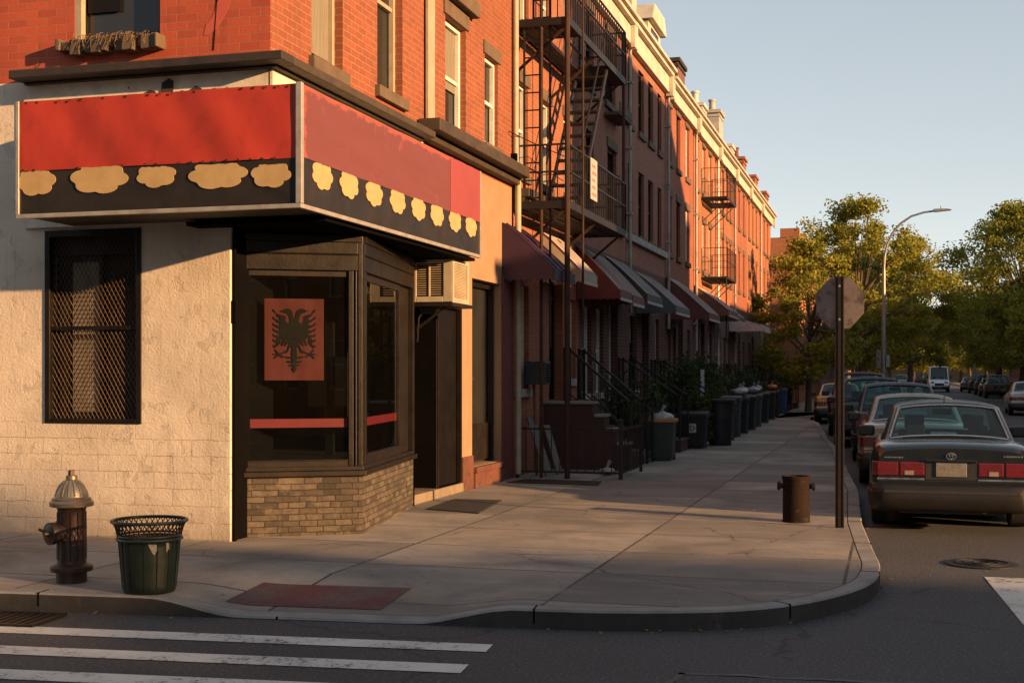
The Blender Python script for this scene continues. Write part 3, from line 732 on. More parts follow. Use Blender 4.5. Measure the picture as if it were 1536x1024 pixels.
m_ = MB(); pr(m_, .055, .748, .80); pr(m_, .02, .802, .845); m_.build('sill', 'frame_black', bayo, bevel=.006)
m_ = MB()
def fb(a, b, c, d, e, f, w_=1):
    O, U, N = (B0, e1, n1) if w_ == 1 else (B1, e2, n2); face_box(m_, O, U, N, a, b, c, d, e, f)
fb(0, .045, .845, 3.22, -.08, .015); fb(1.14, 1.19, .845, 2.86, -.08, .0); fb(L1 - .045, L1, .845, 3.22, -.08, .02); fb(1.205, 1.225, .845, 2.86, -.08, .012)
fb(.046, L1 - .046, 2.86, 3.02, -.1, .012); fb(.046, L1 - .046, 3.032, 3.15, -.1, .022); fb(0, L1, 3.152, 3.22, -.1, .035); fb(.046, 1.139, .90, .915, -.08, -.005)
fb(.046, L1 - .046, 3.021, 3.031, -.1, .03)
fb(.0, .06, .845, 3.22, -.08, .018, 2); fb(.16, .22, .845, 2.86, -.08, .0, 2); fb(L2 - .08, L2, .845, 3.22, -.08, .018, 2); fb(2.02, 2.07, .845, 2.86, -.09, -.02, 2)
fb(.061, L2 - .081, 2.86, 3.02, -.1, .012, 2); fb(.061, L2 - .081, 3.032, 3.15, -.1, .022, 2); fb(.04, L2, 3.152, 3.22, -.1, .035, 2); fb(.221, 2.019, .93, .945, -.08, -.005, 2)
fb(.061, L2 - .081, 3.021, 3.031, -.1, .03, 2)
m_.build('frame', 'frame_bronze', bayo, bevel=.005)
m_ = MB(); fb(1.19, L1 - .046, .845, 2.86, -.1, -.03); fb(.061, .159, .845, 2.86, -.1, -.03, 2); fb(2.071, L2 - .081, .845, 2.86, -.1, -.05, 2); fb(.046, 1.139, .8455, .8995, -.1, -.01); fb(.221, 2.019, .8455, .9295, -.1, -.01, 2); fb(.046, 1.139, 2.80, 2.86, -.09, -.03); fb(.221, 2.019, 2.78, 2.86, -.09, -.03, 2)
m_.build('frame_infill', 'frame_black', bayo)
m_ = MB()
def gq(O, U, N, a, b, c, d, dd):
    P = lambda u, z: O + U * u + Z * z + N * dd
    m_.quad(P(a, c), P(b, c), P(b, d), P(a, d))
gq(B0, e1, n1, .045, 1.14, .9, 2.8, -.045); m_.build('pane', 'glass', bayo)
m_ = MB(); gq(B1, e2, n2, .22, 2.02, .93, 2.78, -.045); m_.build('pane', 'glass', bayo)
m_ = MB(); face_box(m_, B0, e1, n1, .05, 1.135, 1.245, 1.335, -.062, -.052); m_.build('vinyl_stripe', 'stripe_red', bayo)
m_ = MB(); face_box(m_, B1, e2, n2, .225, 2.015, 1.245, 1.335, -.062, -.052); m_.build('vinyl_stripe', 'stripe_red', bayo)
# room behind the glass
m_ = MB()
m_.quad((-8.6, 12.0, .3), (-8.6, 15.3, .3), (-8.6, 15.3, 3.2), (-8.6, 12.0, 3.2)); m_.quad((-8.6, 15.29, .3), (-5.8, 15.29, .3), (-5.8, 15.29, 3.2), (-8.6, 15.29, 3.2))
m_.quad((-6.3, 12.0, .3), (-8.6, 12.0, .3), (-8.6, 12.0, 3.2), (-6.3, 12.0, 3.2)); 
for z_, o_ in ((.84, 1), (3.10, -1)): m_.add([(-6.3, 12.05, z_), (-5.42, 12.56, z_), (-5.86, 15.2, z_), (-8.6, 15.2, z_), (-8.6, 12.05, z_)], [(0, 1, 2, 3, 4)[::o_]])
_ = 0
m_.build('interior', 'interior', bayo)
m_ = MB()
for (x, y, z) in ((-6.9, 14.2, 2.1), (-7.2, 13.6, 1.9), (-6.6, 14.6, 1.7)):
    m_.box(x - .25, x + .25, y, y + .02, z - .3, z + .3)
m_.box(-6.35, -6.25, 14.0, 14.06, .85, 2.4); m_.build('shop_fittings', 'door_dark', bayo)
m_ = MB().box(-6.02, -5.99, 13.9, 13.98, 1.3, 2.05); m_.build('paper_strip', surf('faded_yellow_paper', (.42, .34, .06), (.35, .27, .05), 5, .8, bump=0), bayo)
# pipe in the gap beside the bay
m_ = MB().tube([(-6.235, 11.60, SW), (-6.235, 11.60, 2.6), (-6.235, 11.60, 3.2)], .02, 10); m_.box(-6.255, -6.205, 11.565, 11.62, 2.30, 2.52)
m_.box(-6.34, -6.262, 11.61, 12.5, SW, 3.235); m_.build('downpipe_dark_infill', 'near_black', cb, bevel=.004)  # black box added over the gap's sunlit wall return to keep it dark
# ceiling over shopfront and recess
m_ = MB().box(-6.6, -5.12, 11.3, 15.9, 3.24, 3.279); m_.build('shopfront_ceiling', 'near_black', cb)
# recessed shop door
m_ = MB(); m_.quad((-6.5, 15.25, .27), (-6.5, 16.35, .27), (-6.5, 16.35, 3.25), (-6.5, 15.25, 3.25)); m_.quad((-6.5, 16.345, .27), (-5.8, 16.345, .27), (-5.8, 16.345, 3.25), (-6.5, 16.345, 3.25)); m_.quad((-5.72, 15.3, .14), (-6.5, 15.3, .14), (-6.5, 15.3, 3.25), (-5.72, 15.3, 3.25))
m_.quad((-6.5, 15.27, 3.2), (-5.6, 15.27, 3.2), (-5.6, 16.35, 3.2), (-6.5, 16.35, 3.2)); m_.build('door_recess', 'near_black', cb)  # recess walls coloured near-black to stand for their shade
m_ = MB().box(-6.46, -6.40, 15.40, 16.28, .28, 2.42); dr = m_.build('door', 'door_dark', cb, bevel=.006)
MB().box(-6.398, -6.39, 15.52, 16.16, 1.2, 2.3).build('pane', 'glass_dark', dr); MB().box(-6.398, -6.385, 15.50, 16.18, .42, 1.02).build('lower_panel', 'frame_black', dr, bevel=.01)
MB().lathe([(.008, 0), (.03, .015), (.032, .04), (.014, .06)], (-6.40, 15.49, 1.28), 12, ax='x').build('handle', 'alu', dr, smooth=True)
MB().box(-6.397, -6.37, 15.44, 15.52, 1.55, 1.64).build('lock', 'alu', dr)
MB().box(-6.5, -5.76, 15.27, 17.38, SW, .265).build('doorstep', surf('tan_worn_concrete', (.22, .165, .115), (.13, .10, .07), 4, .8, bump=.3), cb, bevel=.012)

# ================================================================== painted section next door
pb = thing('painted_building', 'narrow apricot painted shop section with orange brick above and dark tall opening', 'building', (FX, 17.9, SW))
m_ = MB(); wall_holes(m_, (FX, 0, 0), XU, XN, 16.35, 19.93, SW, 4.75, [(16.35, 17.39, .265, 2.75), (17.88, 19.35, .45, 3.18)], .28); m_.quad((FX, 15.9, 3.2), (FX, 16.35, 3.2), (FX, 16.35, 4.75), (FX, 15.9, 4.75))
m_.build('painted_wall', 'orange_wall', pb)
m_ = MB().box(FX, -5.77, 17.40, 17.87, SW, .62); m_.box(FX, -5.74, 17.88, 19.35, SW, .36); m_.build('plinth', 'terracotta', pb, bevel=.01)
m_ = MB().box(FX - .1, -5.72, 17.89, 19.34, .362, .445); m_.build('sill', 'terracotta', pb, bevel=.01)
m_ = MB().box(FX, -5.76, 19.36, 19.90, SW, 3.32); m_.build('pilaster', 'maroon', pb, bevel=.01)
m_ = MB(); wall_holes(m_, (FX, 0, 0), XU, XN, 16.03, 19.93, 4.75, 10.3, [(16.70, 17.60, 5.12, 6.68), (18.49, 19.17, 5.24, 6.56)], .2)
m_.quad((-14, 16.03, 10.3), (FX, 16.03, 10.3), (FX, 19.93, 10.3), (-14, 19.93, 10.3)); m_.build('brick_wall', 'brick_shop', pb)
m_ = MB().box(FX, -5.50, 15.64, 19.93, 4.90, 5.06); m_.box(FX, -5.66, 15.70, 19.93, 4.80, 4.898); m_.build('cornice', 'brown_cornice', pb, bevel=.01)
for k in range(5):
    pass
m_ = MB().box(-5.79, -5.755, 15.90, 16.16, 5.06, 10.2); m_.build('corner_board', 'cream_wood', pb)
window(pb, (FX, 0, 0), XU, XN, 16.70, 17.60, 5.12, 6.68, .15, 'white_wood', None, lintel='stone_sill', fw=.07, curtain=.6)
MB().box(FX, -5.66, 16.45, 17.85, 6.90, 7.12).build('stone_hood', 'stone_sill', pb, bevel=.015)
window(pb, (FX, 0, 0), XU, XN, 18.49, 19.17, 5.24, 6.56, .12, 'white_wood', 'stone_sill', lintel='stone_sill', fw=.06)
dk = MB().box(FX - .14, FX - .06, 16.37, 17.37, .27, 2.74); dk = dk.build('side_door', 'door_dark', pb, bevel=.006)
m_ = MB()
for a in ((16.36, 16.41, .27, 2.745), (17.33, 17.385, .27, 2.745), (16.41, 17.33, 2.69, 2.745)): m_.box(FX - .05, FX + .012, *a)
m_.build('frame', 'frame_bronze', dk)
m_ = MB()
for a in ((17.89, 17.97, .45, 3.17), (19.26, 19.34, .45, 3.17), (17.97, 19.26, 3.09, 3.17), (18.16, 18.22, .45, 3.09), (17.97, 18.16, 2.9, 2.96)): m_.box(FX - .2, FX - .12, *a)
tw = m_.build('tall_window', 'frame_bronze', pb, bevel=.005)
MB().box(FX - .24, FX - .205, 17.9, 19.33, .46, 3.16).build('pane', 'glass_dark', tw)
MB().box(FX - .19, FX - .16, 18.30, 19.2, .5, 1.05).build('lower_panel', 'frame_black', tw)
m_ = MB().tube([(-5.74, 19.95, 10.0), (-5.74, 19.95, 5.2), (-5.70, 19.95, 5.0), (-5.70, 19.95, .2)], .05, 10); m_.build('drainpipe', 'cream_wood', pb, smooth=True)
m_ = MB().box(-5.80, -5.70, 19.87, 20.03, 5.06, 5.3); m_.build('pipe_bracket', 'near_black', pb)
# rubber mats
mm_ = MB(); mm_.prism([(-5.42, 14.95), (-5.50, 16.23), (-4.86, 16.25), (-4.68, 14.68)], (0, 0, SW), (1, 0, 0), (0, 1, 0), (0, 0, 1), .014)
tag(mm_.build('door_mat', 'rubber', origin=(-5.1, 15.5, SW), bevel=.004), 'black rubber mat on the sidewalk before the shop doorstep', 'door mat')
mm_ = MB(); mm_.prism([(-5.60, 18.95), (-5.50, 19.65), (-4.25, 19.55), (-4.15, 18.85)], (0, 0, SW), (1, 0, 0), (0, 1, 0), (0, 0, 1), .012)
tag(mm_.build('metal_hatch', 'iron_rust', origin=(-4.9, 19.3, SW), bevel=.004), 'rusty cellar hatch plate set in the sidewalk before the low fence', 'hatch')

# ================================================================== wrap-around sign
SXR, SYF, SXL, SYE, SZ0, SZ1, SZM = -5.06, 10.63, -8.03, 15.95, 3.28, 4.40, 3.73
sg = thing('shop_sign', 'large red and black wrap around sign box with cream cloud patches on the corner', 'sign', (SXR, SYF, SZ0))
m_ = MB(); h = [(SXL + .02, SYF + .03), (SXR - .03, SYF + .03), (SXR - .03, SYE - .02), (FX + .03, SYE - .02), (FX + .03, W - .055), (SXL + .02, W - .055)]
m_.prism(h, (0, 0, SZ0 + .025), (1, 0, 0), (0, 1, 0), (0, 0, 1), SZ1 - SZ0 - .04); m_.build('housing', 'soffit', sg)
NX = 30
def sheet(name, mat, a, b, z0, z1, nrm, und=.006, uvn=False, nz=24, n=110):
    m_ = MB(); a, b, nrm = Vector((*a, 0)), Vector((*b, 0)), Vector((*nrm, 0))
    def P(i, j):
        u, v = i / n, j / nz
        w_ = und * (math.sin(u * 17 + v * 2) + .6 * math.sin(u * 31 + 1.3 + v * 5)) * (1 if 0 < i < n else 0)
        return a.lerp(b, u) + Z * (z0 + (z1 - z0) * v) + nrm * w_
    for i in range(n):
        for j in range(nz):
            m_.quad(P(i, j), P(i+1, j), P(i+1, j+1), P(i, j+1), uv=([(i/n, j/nz), ((i+1)/n, j/nz), ((i+1)/n, (j+1)/nz), (i/n, (j+1)/nz)] if uvn else None))
    return m_.build(name, mat, sg, smooth=True)
sheet('red_panel', 'sign_red', (SXL + .03, SYF), (SXR - .04, SYF), SZM, SZ1 - .005, (0, -1))
sheet('black_panel', 'sign_black', (SXL + .03, SYF + .006), (SXR - .04, SYF + .006), SZ0 + .04, SZM, (0, -1), .002)
sheet('red_panel', 'sign_red_old', (SXR, SYF + .04), (SXR, 14.75), SZM + .01, SZ1 - .005, (1, 0), .004, True)
sheet('red_panel', 'sign_red_end', (SXR + .004, 14.75), (SXR + .004, SYE - .02), SZM + .01, SZ1 - .005, (1, 0), .003)
sheet('black_panel', 'sign_black', (SXR - .006, SYF + .04), (SXR - .006, SYE - .02), SZ0 + .04, SZM + .01, (1, 0), .002)
m_ = MB().box(SXL, SXR + .01, SYF - .012, SYF + .03, SZ0, SZ0 + .04); m_.box(SXR - .03, SXR + .012, SYF + .031, SYE, SZ0, SZ0 + .04)
m_.box(SXL - .004, SXL + .03, SYF - .014, SYF + .03, SZ0 + .041, SZ1); m_.box(SXR - .04, SXR + .016, SYF - .016, SYF + .04, SZ0 + .041, SZ1 + .004)
m_.box(SXR - .03, SXR + .008, SYE - .022, SYE + .004, SZ0 + .041, SZ1)
m_.build('frame', 'alu', sg, bevel=.004)
m_ = MB()
for k in range(25):
    x = SXL + .08 + k * .12
    if rnd.random() < .75: m_.box(x - .006, x + .006, SYF - .012, SYF - .004, SZM - .008 + rnd.uniform(0, .02), SZM + .016)
    if rnd.random() < .5: m_.box(x + .03, x + .04, SYF - .012, SYF - .004, SZ1 - .03, SZ1 - .012)
m_.build('fixing_screws', 'iron_rust', sg)
def cloud(cx, cz, wd, ht, seed, lobes=6):
    r_ = random.Random(seed); P = []
    N_ = 44
    for i in range(N_):
        t = 2 * math.pi * i / N_; lob = abs(math.sin(t * lobes / 2 + r_.random() * .0 + seed)) ** .6 * .22 + .84
        x, z = math.cos(t) * wd / 2 * lob, math.sin(t) * ht / 2 * lob
        if z > ht * .36: z = ht * .36 + r_.uniform(-.006, .004)
        P.append((cx + x, cz + z))
    return P
for i, (pa, pb_, ya, yb, sd_) in enumerate(((24, 84, 253, 288, 1.2), (105, 193, 247, 284, 2.1), (204, 265, 247, 276, 3.7), (282, 372, 243, 277, 4.4), (376, 437, 243, 276, 5.3))):
    A = on_y(pa, ya, SYF); B = on_y(pb_, yb, SYF)
    m_ = MB(); m_.prism(cloud((A[0] + B[0]) / 2, (A[2] + B[2]) / 2 - .01, (B[0] - A[0]) * .94, (A[2] - B[2]) * 1.12, sd_), (0, SYF + .003, 0), (1, 0, 0), Z, (0, -1, 0), .006)
    m_.build('cloud_patch', 'sign_cream', sg)
for i in range(8):
    y = [11.10, 11.72, 12.36, 13.02, 13.66, 14.28, 14.93, 15.56][i]
    m_ = MB(); m_.prism(cloud(y, 3.64 + .002 * i, .44, .27, 1.7 + i * 1.3, 7), (SXR - .003, 0, 0), (0, 1, 0), Z, (1, 0, 0), .006)
    m_.build('cloud_patch', 'sign_cream', sg)

# ================================================================== flag inside the shop window
fl = thing('flag', 'red flag with black double headed eagle hung inside the shop window', 'flag', B0 + e1 * .58 - n1 * .09 + Z * 1.73)
fu0, fu1, fz0, fz1 = .29, .895, 1.73, 2.57
m_ = MB(); NN = 14
def FP(u, v):
    d = -.10 + .004 * math.sin(u * 9 + v * 3) + .003 * math.sin(u * 21)
    return B0 + e1 * (fu0 + (fu1 - fu0) * u) + Z * (fz0 + (fz1 - fz0) * v) + n1 * d
for i in range(NN):
    for j in range(NN): m_.quad(FP(i/NN, j/NN), FP((i+1)/NN, j/NN), FP((i+1)/NN, (j+1)/NN), FP(i/NN, (j+1)/NN))
m_.build('cloth', 'flag_red', fl, smooth=True)
half = []   # right half of the emblem; crop pixels relative to the flag's axis (x) and top (y)
half.append([(0, 205), (10, 190), (16, 150), (28, 122), (46, 106), (78, 98), (104, 108), (120, 122), (148, 122), (128, 132), (112, 136), (92, 146), (70, 152), (54, 176), (46, 205), (44, 232), (58, 252), (76, 244), (88, 222), (86, 190), (98, 172), (128, 166), (140, 182), (142, 350), (126, 400), (96, 430), (62, 452), (44, 476), (22, 500), (14, 560), (0, 600)])
for k, (ty, by) in enumerate(((116, 178), (192, 230), (256, 282), (310, 334), (366, 380), (420, 412), (478, 440))):
    a = by + 16
    half.append([(136, by - 18), (136, by + 14), (160, by + 18 + (ty - by) * .25 + 6), (190, ty + 24), (206, ty + 20), (214, ty), (212, ty - 14), (196, ty + 4), (172, by - 8 + (ty - by) * .25)])
half += [[(92, 425), (110, 418), (128, 470), (118, 482), (104, 462)], [(62, 440), (78, 432), (96, 474), (88, 484), (74, 466)]]
half += [[(40, 470), (58, 476), (66, 512), (90, 528), (108, 540), (92, 552), (66, 548), (60, 528)], [(88, 532), (150, 556), (214, 560), (214, 572), (150, 572), (100, 552)], [(104, 590), (112, 600), (160, 576), (200, 522), (190, 512), (150, 556)], [(140, 560), (150, 556), (206, 596), (200, 612), (190, 604)]]
half += [[(0, 500), (24, 520), (26, 600), (20, 660), (8, 690), (26, 706), (0, 752)]]
for (y, l) in ((592, 88), (636, 72), (672, 52)): half.append([(14, y - 12), (24, y - 2), (l, y - 8), (l + 4, y + 4), (l - 22, y + 14), (18, y + 12)])
m_ = MB(); kk = 0
for pg in half:
    for sgn in (1, -1):
        P = [(sgn * x / 595.0 * (fu1 - fu0) + (fu0 + fu1) / 2, fz1 - y / 828.0 * (fz1 - fz0)) for x, y in pg]
        if sgn < 0: P = P[::-1]
        kk += 1
        m_.prism(P, B0 - n1 * (.0925 - kk * .00006), e1, Z, n1, .002)
m_.build('eagle_emblem', 'flag_black', fl)

# ================================================================== air conditioner
ac = thing('air_conditioner', 'old beige air conditioner jutting out above the dark shop side door', 'air conditioner', (-5.55, 15.76, 2.68))
ax0, ax1, ay0, ay1, az0, az1 = -5.78, -5.28, 15.44, 16.10, 2.70, 3.235
m_ = MB().box(ax0, ax1, ay0 + .02, ay1 - .02, az0, az1)
for a in ((ax0, ax0 + .03, az0, az1), (ax1 - .11, ax1 + .002, az0, az1), (ax0 + .03, ax1 - .11, az1 - .05, az1), (ax0 + .03, ax1 - .11, az0, az0 + .07), (ax0 + .19, ax0 + .215, az0 + .07, az1 - .05)): m_.box(a[0], a[1], ay0, ay0 + .019, a[2], a[3])
for a in ((ay0 + .001, ay0 + .06), (ay1 - .06, ay1 - .001)): m_.box(ax1 + .0005, ax1 + .02, a[0], a[1], az0 - .01, az1 + .004)
m_.box(ax1 + .0005, ax1 + .019, ay0 + .06, ay1 - .06, az1 - .05, az1 + .003); m_.box(ax1 + .0005, ax1 + .019, ay0 + .06, ay1 - .06, az0 - .009, az0 + .05)
m_.build('casing', 'ac_body', ac, bevel=.006)
m_ = MB()
for k in range(14):
    z = az0 + .09 + k * .0285; m_.box(ax0 + .031, ax1 - .111, ay0 + .012, ay0 + .0195, z, z + .012)
m_.build('grille', 'ac_fin', ac)
m_ = MB().box(ax0 + .03, ax1 - .11, ay0 + .0196, ay0 + .0199, az0 + .07, az1 - .05); m_.build('grille_back', 'near_black', ac)
m_ = MB()
for k in range(22):
    z = az0 + .062 + k * .019; m_.box(ax1 + .002, ax1 + .012, ay0 + .06, ay1 - .06, z, z + .009)
m_.build('condenser_fins', 'ac_fin', ac)
m_ = MB().box(ax0 - .02, ax1 + .03, ay0 - .06, ay1 + .1, az0 - .055, az0 - .012); m_.bar((ax0 - .02, ay0 + .1, az0 - .35), (ax1 - .1, ay0 + .1, az0 - .05), .03); m_.build('shelf_bracket', 'frame_black', ac)
m_ = MB().tube([(-5.76, 15.50, 2.2), (-5.74, 15.5, 2.5), (-5.68, 15.56, 2.62), (-5.5, 15.6, 2.66)], .014, 8); m_.build('drain_hose', 'frame_bronze', ac, smooth=True)
# ================================================================== row houses
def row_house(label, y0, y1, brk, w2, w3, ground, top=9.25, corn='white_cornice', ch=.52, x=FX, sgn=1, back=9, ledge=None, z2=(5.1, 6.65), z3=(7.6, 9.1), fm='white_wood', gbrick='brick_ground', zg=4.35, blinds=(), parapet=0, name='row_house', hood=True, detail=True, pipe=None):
    N = (sgn, 0, 0)
    h = thing(name, label, 'house', (x, (y0 + y1) / 2, SW), 0, None)
    H2 = [(a, b, *z2) for a, b in w2]; H3 = [(a, b, *z3) for a, b in w3]; HG = [(g[0], g[1], g[2], g[3]) for g in ground]
    m_ = MB(); wall_holes(m_, (x, 0, 0), XU, N, y0, y1, zg, top, H2 + H3, .18)
    xb = x - sgn * back; ytop = top + (ch if corn else 0) + parapet
    m_.quad((x, y0, ytop - .05), (x, y1, ytop - .05), (xb, y1, ytop - .05), (xb, y0, ytop - .05))
    m_.quad((x, y0, SW), (xb, y0, SW), (xb, y0, ytop - .05), (x, y0, ytop - .05)); m_.quad((x, y1, SW), (xb, y1, SW), (xb, y1, ytop - .05), (x, y1, ytop - .05)); m_.quad((xb, y0, SW), (xb, y1, SW), (xb, y1, ytop - .05), (xb, y0, ytop - .05))
    m_.quad((x, y0, top), (x, y1, top), (x, y1, ytop - .05), (x, y0, ytop - .05))
    m_.build('wall', brk, h)
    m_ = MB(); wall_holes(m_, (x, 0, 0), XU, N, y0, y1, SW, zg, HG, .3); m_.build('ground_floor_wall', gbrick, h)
    k = 0
    for (a, b, c, d) in H2 + H3:
        window(h, (x, 0, 0), XU, N, a, b, c, d, .13, fm if not isinstance(fm, tuple) else fm[k % len(fm)], 'stone_sill' if detail else None, lintel='stone_sill' if (hood and detail) else None, curtain=(blinds[k % len(blinds)] if blinds else 0)); k += 1
    for g in ground:
        a, b, c, d, kind = g[:5]
        if kind == 'door':
            m_ = MB(); face_box(m_, (x, 0, 0), XU, N, a + .06, b - .06, c, d - .3, -.26, -.21); dr = m_.build('door', 'door_dark', h, bevel=.01)
            m_ = MB()
            for (p, q, r_, s_) in ((a, a + .06, c, d), (b - .06, b, c, d), (a + .06, b - .06, d - .06, d), (a + .06, b - .06, d - .36, d - .3)): face_box(m_, (x, 0, 0), XU, N, p, q, r_, s_, -.24, -.16)
            m_.build('frame', g[5] if len(g) > 5 else 'frame_black', dr)
            m_ = MB(); face_box(m_, (x, 0, 0), XU, N, a + .06, b - .06, d - .3, d - .06, -.24, -.22); face_box(m_, (x, 0, 0), XU, N, a + .2, b - .2, c + 1.0, d - .5, -.209, -.204); m_.build('pane', 'glass_dark', dr)
        else:
            window(h, (x, 0, 0), XU, N, a, b, c, d, .15, kind if kind in M else 'white_wood', 'pale_stone' if detail else None, bars=2 if detail else 1, curtain=.35 if (detail and (int(a * 10) % 3 == 0)) else 0)
    if corn:
        m_ = MB(); face_box(m_, (x, 0, 0), XU, N, y0 + .01, y1 - .01, top, top + ch * .7, .001, .14); face_box(m_, (x, 0, 0), XU, N, y0, y1, top + ch * .7, top + ch * .86, .001, .26); face_box(m_, (x, 0, 0), XU, N, y0, y1, top + ch * .86, top + ch, .001, .34)
        for yy in (y0 + .09, y1 - .09): face_box(m_, (x, 0, 0), XU, N, yy - .07, yy + .07, top - .1, top + ch * .69, .141, .25)
        m_.build('cornice', corn, h, bevel=.01)
        m_ = MB(); face_box(m_, (x, 0, 0), XU, N, y0, y1, top + ch, top + ch + .12, -.25, .12); m_.build('coping', 'terracotta', h)
    if ledge:
        m_ = MB()
        for (a, b) in ledge[1]: face_box(m_, (x, 0, 0), XU, N, a, b, ledge[0] - .16, ledge[0], .001, .10)
        m_.build('ledge', 'pale_stone', h, bevel=.01)
    if pipe:
        xp = x + sgn * .09; m_ = MB().tube([(xp, pipe[0], pipe[1]), (xp, pipe[0], pipe[2])], .04, 8)
        for k_ in range(4): face_box(m_, (x, 0, 0), XU, N, pipe[0] - .07, pipe[0] + .07, pipe[2] + (pipe[1] - pipe[2]) * (k_ + .5) / 4 - .02, pipe[2] + (pipe[1] - pipe[2]) * (k_ + .5) / 4 + .02, .0, .15)
        m_.build('drainpipe', pipe[3], h)
    return h
MOD = lambda y, *l: [(y + a, y + b) for a, b in l]
hC = row_house('orange brick row house behind the tall iron fire escape', 19.95, 24.58, 'brick_orange', [(20.15, 20.9), (21.72, 22.42), (23.35, 23.95)], [(20.15, 20.9), (21.72, 22.42), (23.35, 23.95)],
    [(20.12, 20.95, 1.55, 3.25, 'white_wood'), (22.3, 23.3, 1.32, 3.5, 'door'), (23.75, 24.35, 1.7, 3.2, 'white_wood')], top=10.0, ch=.5, z2=(5.08, 6.55), z3=(7.5, 9.05), corn='brown_cornice', gbrick='brick_orange')
MB().box(-5.80, -5.52, 19.97, 24.56, 4.62, 4.76).box(-5.80, -5.60, 19.97, 24.56, 4.50, 4.618).build('belt_course', 'brown_cornice', hC, bevel=.01)
m_ = MB().box(-5.76, -5.42, 20.56, 20.93, 1.62, 2.0); wa = m_.build('window_air_conditioner', 'bin_grey', hC, bevel=.01)
m_ = MB()
for k in range(9): m_.box(-5.418, -5.412, 20.6, 20.89, 1.66 + k * .035, 1.675 + k * .035)
m_.build('grille', 'near_black', wa)
hD = row_house('dark maroon brick row house just past the fire escape', 24.6, 29.28, 'brick_dark', [(25.2, 25.9), (27.25, 28.2)], [(25.2, 25.9), (27.0, 28.1)],
    [(24.85, 25.7, 1.4, 3.15, 'white_wood'), (26.1, 26.85, 1.4, 3.15, 'white_wood'), (27.4, 28.35, 1.2, 3.4, 'door', 'white_wood')], ledge=(5.02, [(26.9, 28.9)]), fm='frame_black', top=9.3, ch=.6, parapet=.0)
m_ = MB().box(-5.78, -5.45, 26.9, 28.2, 7.25, 7.32).box(-5.47, -5.44, 26.9, 28.2, 7.32, 7.52); m_.build('window_box', 'stone_sill', hD, bevel=.008)
m_ = MB().box(-6.35, -5.55, 28.75, 29.26, 9.93, 10.5); m_.box(-6.4, -5.48, 28.70, 29.27, 10.52, 10.7); m_.build('parapet_pier', 'white_cornice', hD, bevel=.01)
hE = row_house('brown brick row house with four narrow windows on each upper floor', 29.3, 34.66, 'brick_dark', [(29.5, 30.05), (30.8, 31.55), (32.12, 32.85), (33.5, 34.1)], [(29.5, 30.05), (30.8, 31.55), (32.12, 32.85), (33.5, 34.1)],
    [(29.7, 30.6, 1.4, 3.15, 'frame_black'), (31.3, 32.2, 1.2, 3.4, 'door'), (33.1, 33.7, 1.3, 3.2, 'white_wood')], ledge=(5.02, [(29.32, 34.6)]), fm='frame_black', hood=False, top=9.3, ch=.62, pipe=(29.33, 9.2, 3.2, 'pale_stone'))
hF = row_house('orange red brick row house with a red awning at its door', 34.7, 39.88, 'brick_red', [(35.1, 35.75), (36.6, 37.3), (38.3, 39.0)], [(35.1, 35.75), (36.6, 37.3), (38.3, 39.0)],
    [(35.1, 35.6, 1.3, 3.1, 'white_wood'), (36.0, 36.5, 1.3, 3.1, 'white_wood'), (36.9, 37.8, 1.2, 3.4, 'door', 'white_wood'), (38.6, 39.2, 1.4, 3.1, 'white_wood')], fm=('white_wood', 'frame_black', 'white_wood'), blinds=(.5, 0, .3), pipe=(34.72, 9.2, 3.0, 'pale_stone'))
hG = row_house('rust brick row house carrying the smaller far fire escape', 39.9, 45.18, 'brick_rust', [(40.3, 41.0), (41.9, 42.6), (43.4, 44.1)], [(40.3, 41.0), (41.9, 42.6), (43.4, 44.1)],
    [(40.3, 41.1, 1.4, 3.1, 'white_wood'), (41.5, 42.4, 1.2, 3.4, 'door'), (43.2, 44.2, 1.4, 3.1, 'white_wood')], blinds=(0, .6), pipe=(39.93, 9.2, 2.5, 'pale_stone'))
hH = row_house('orange brick row house with a bright white drainpipe beyond the far fire escape', 45.2, 50.28, 'brick_orange', *[[(45.7, 46.3), (46.9, 47.5), (48.2, 48.8), (49.3, 49.8)]] * 2,
    [(45.6, 46.5, 1.2, 3.4, 'door'), (47.2, 48.0, 1.4, 3.1, 'white_wood'), (48.6, 49.4, 1.4, 3.1, 'white_wood')], pipe=(45.24, 9.2, 1.5, 'white_wood'), blinds=(.4, 0, .7))
hI = row_house('red brick row house under the tall grey chimney', 50.3, 55.48, 'brick_red', *[[(50.7, 51.3), (52.2, 52.8), (53.9, 54.5)]] * 2,
    [(50.7, 51.5, 1.4, 3.1, 'white_wood'), (52.0, 52.9, 1.2, 3.4, 'door'), (53.7, 54.5, 1.4, 3.1, 'white_wood')], blinds=(0, .5), pipe=(50.34, 9.2, 2.2, 'pale_stone'))
hJ = row_house('rust brick row house below the red chimney pot', 55.5, 60.78, 'brick_rust', *[[(56.0, 56.6), (57.6, 58.2), (59.2, 59.8)]] * 2,
    [(56.0, 56.8, 1.4, 3.1, 'white_wood'), (57.4, 58.3, 1.2, 3.4, 'door')], blinds=(.3, 0))
hK = row_house('orange brick row house at the far end of the row', 60.8, 66.8, 'brick_orange', *[[(61.3, 61.9), (63.0, 63.6), (64.8, 65.4)]] * 2,
    [(61.3, 62.1, 1.4, 3.1, 'white_wood'), (63.2, 64.1, 1.2, 3.4, 'door')], pipe=(60.84, 9.2, 2.2, 'pale_stone'))
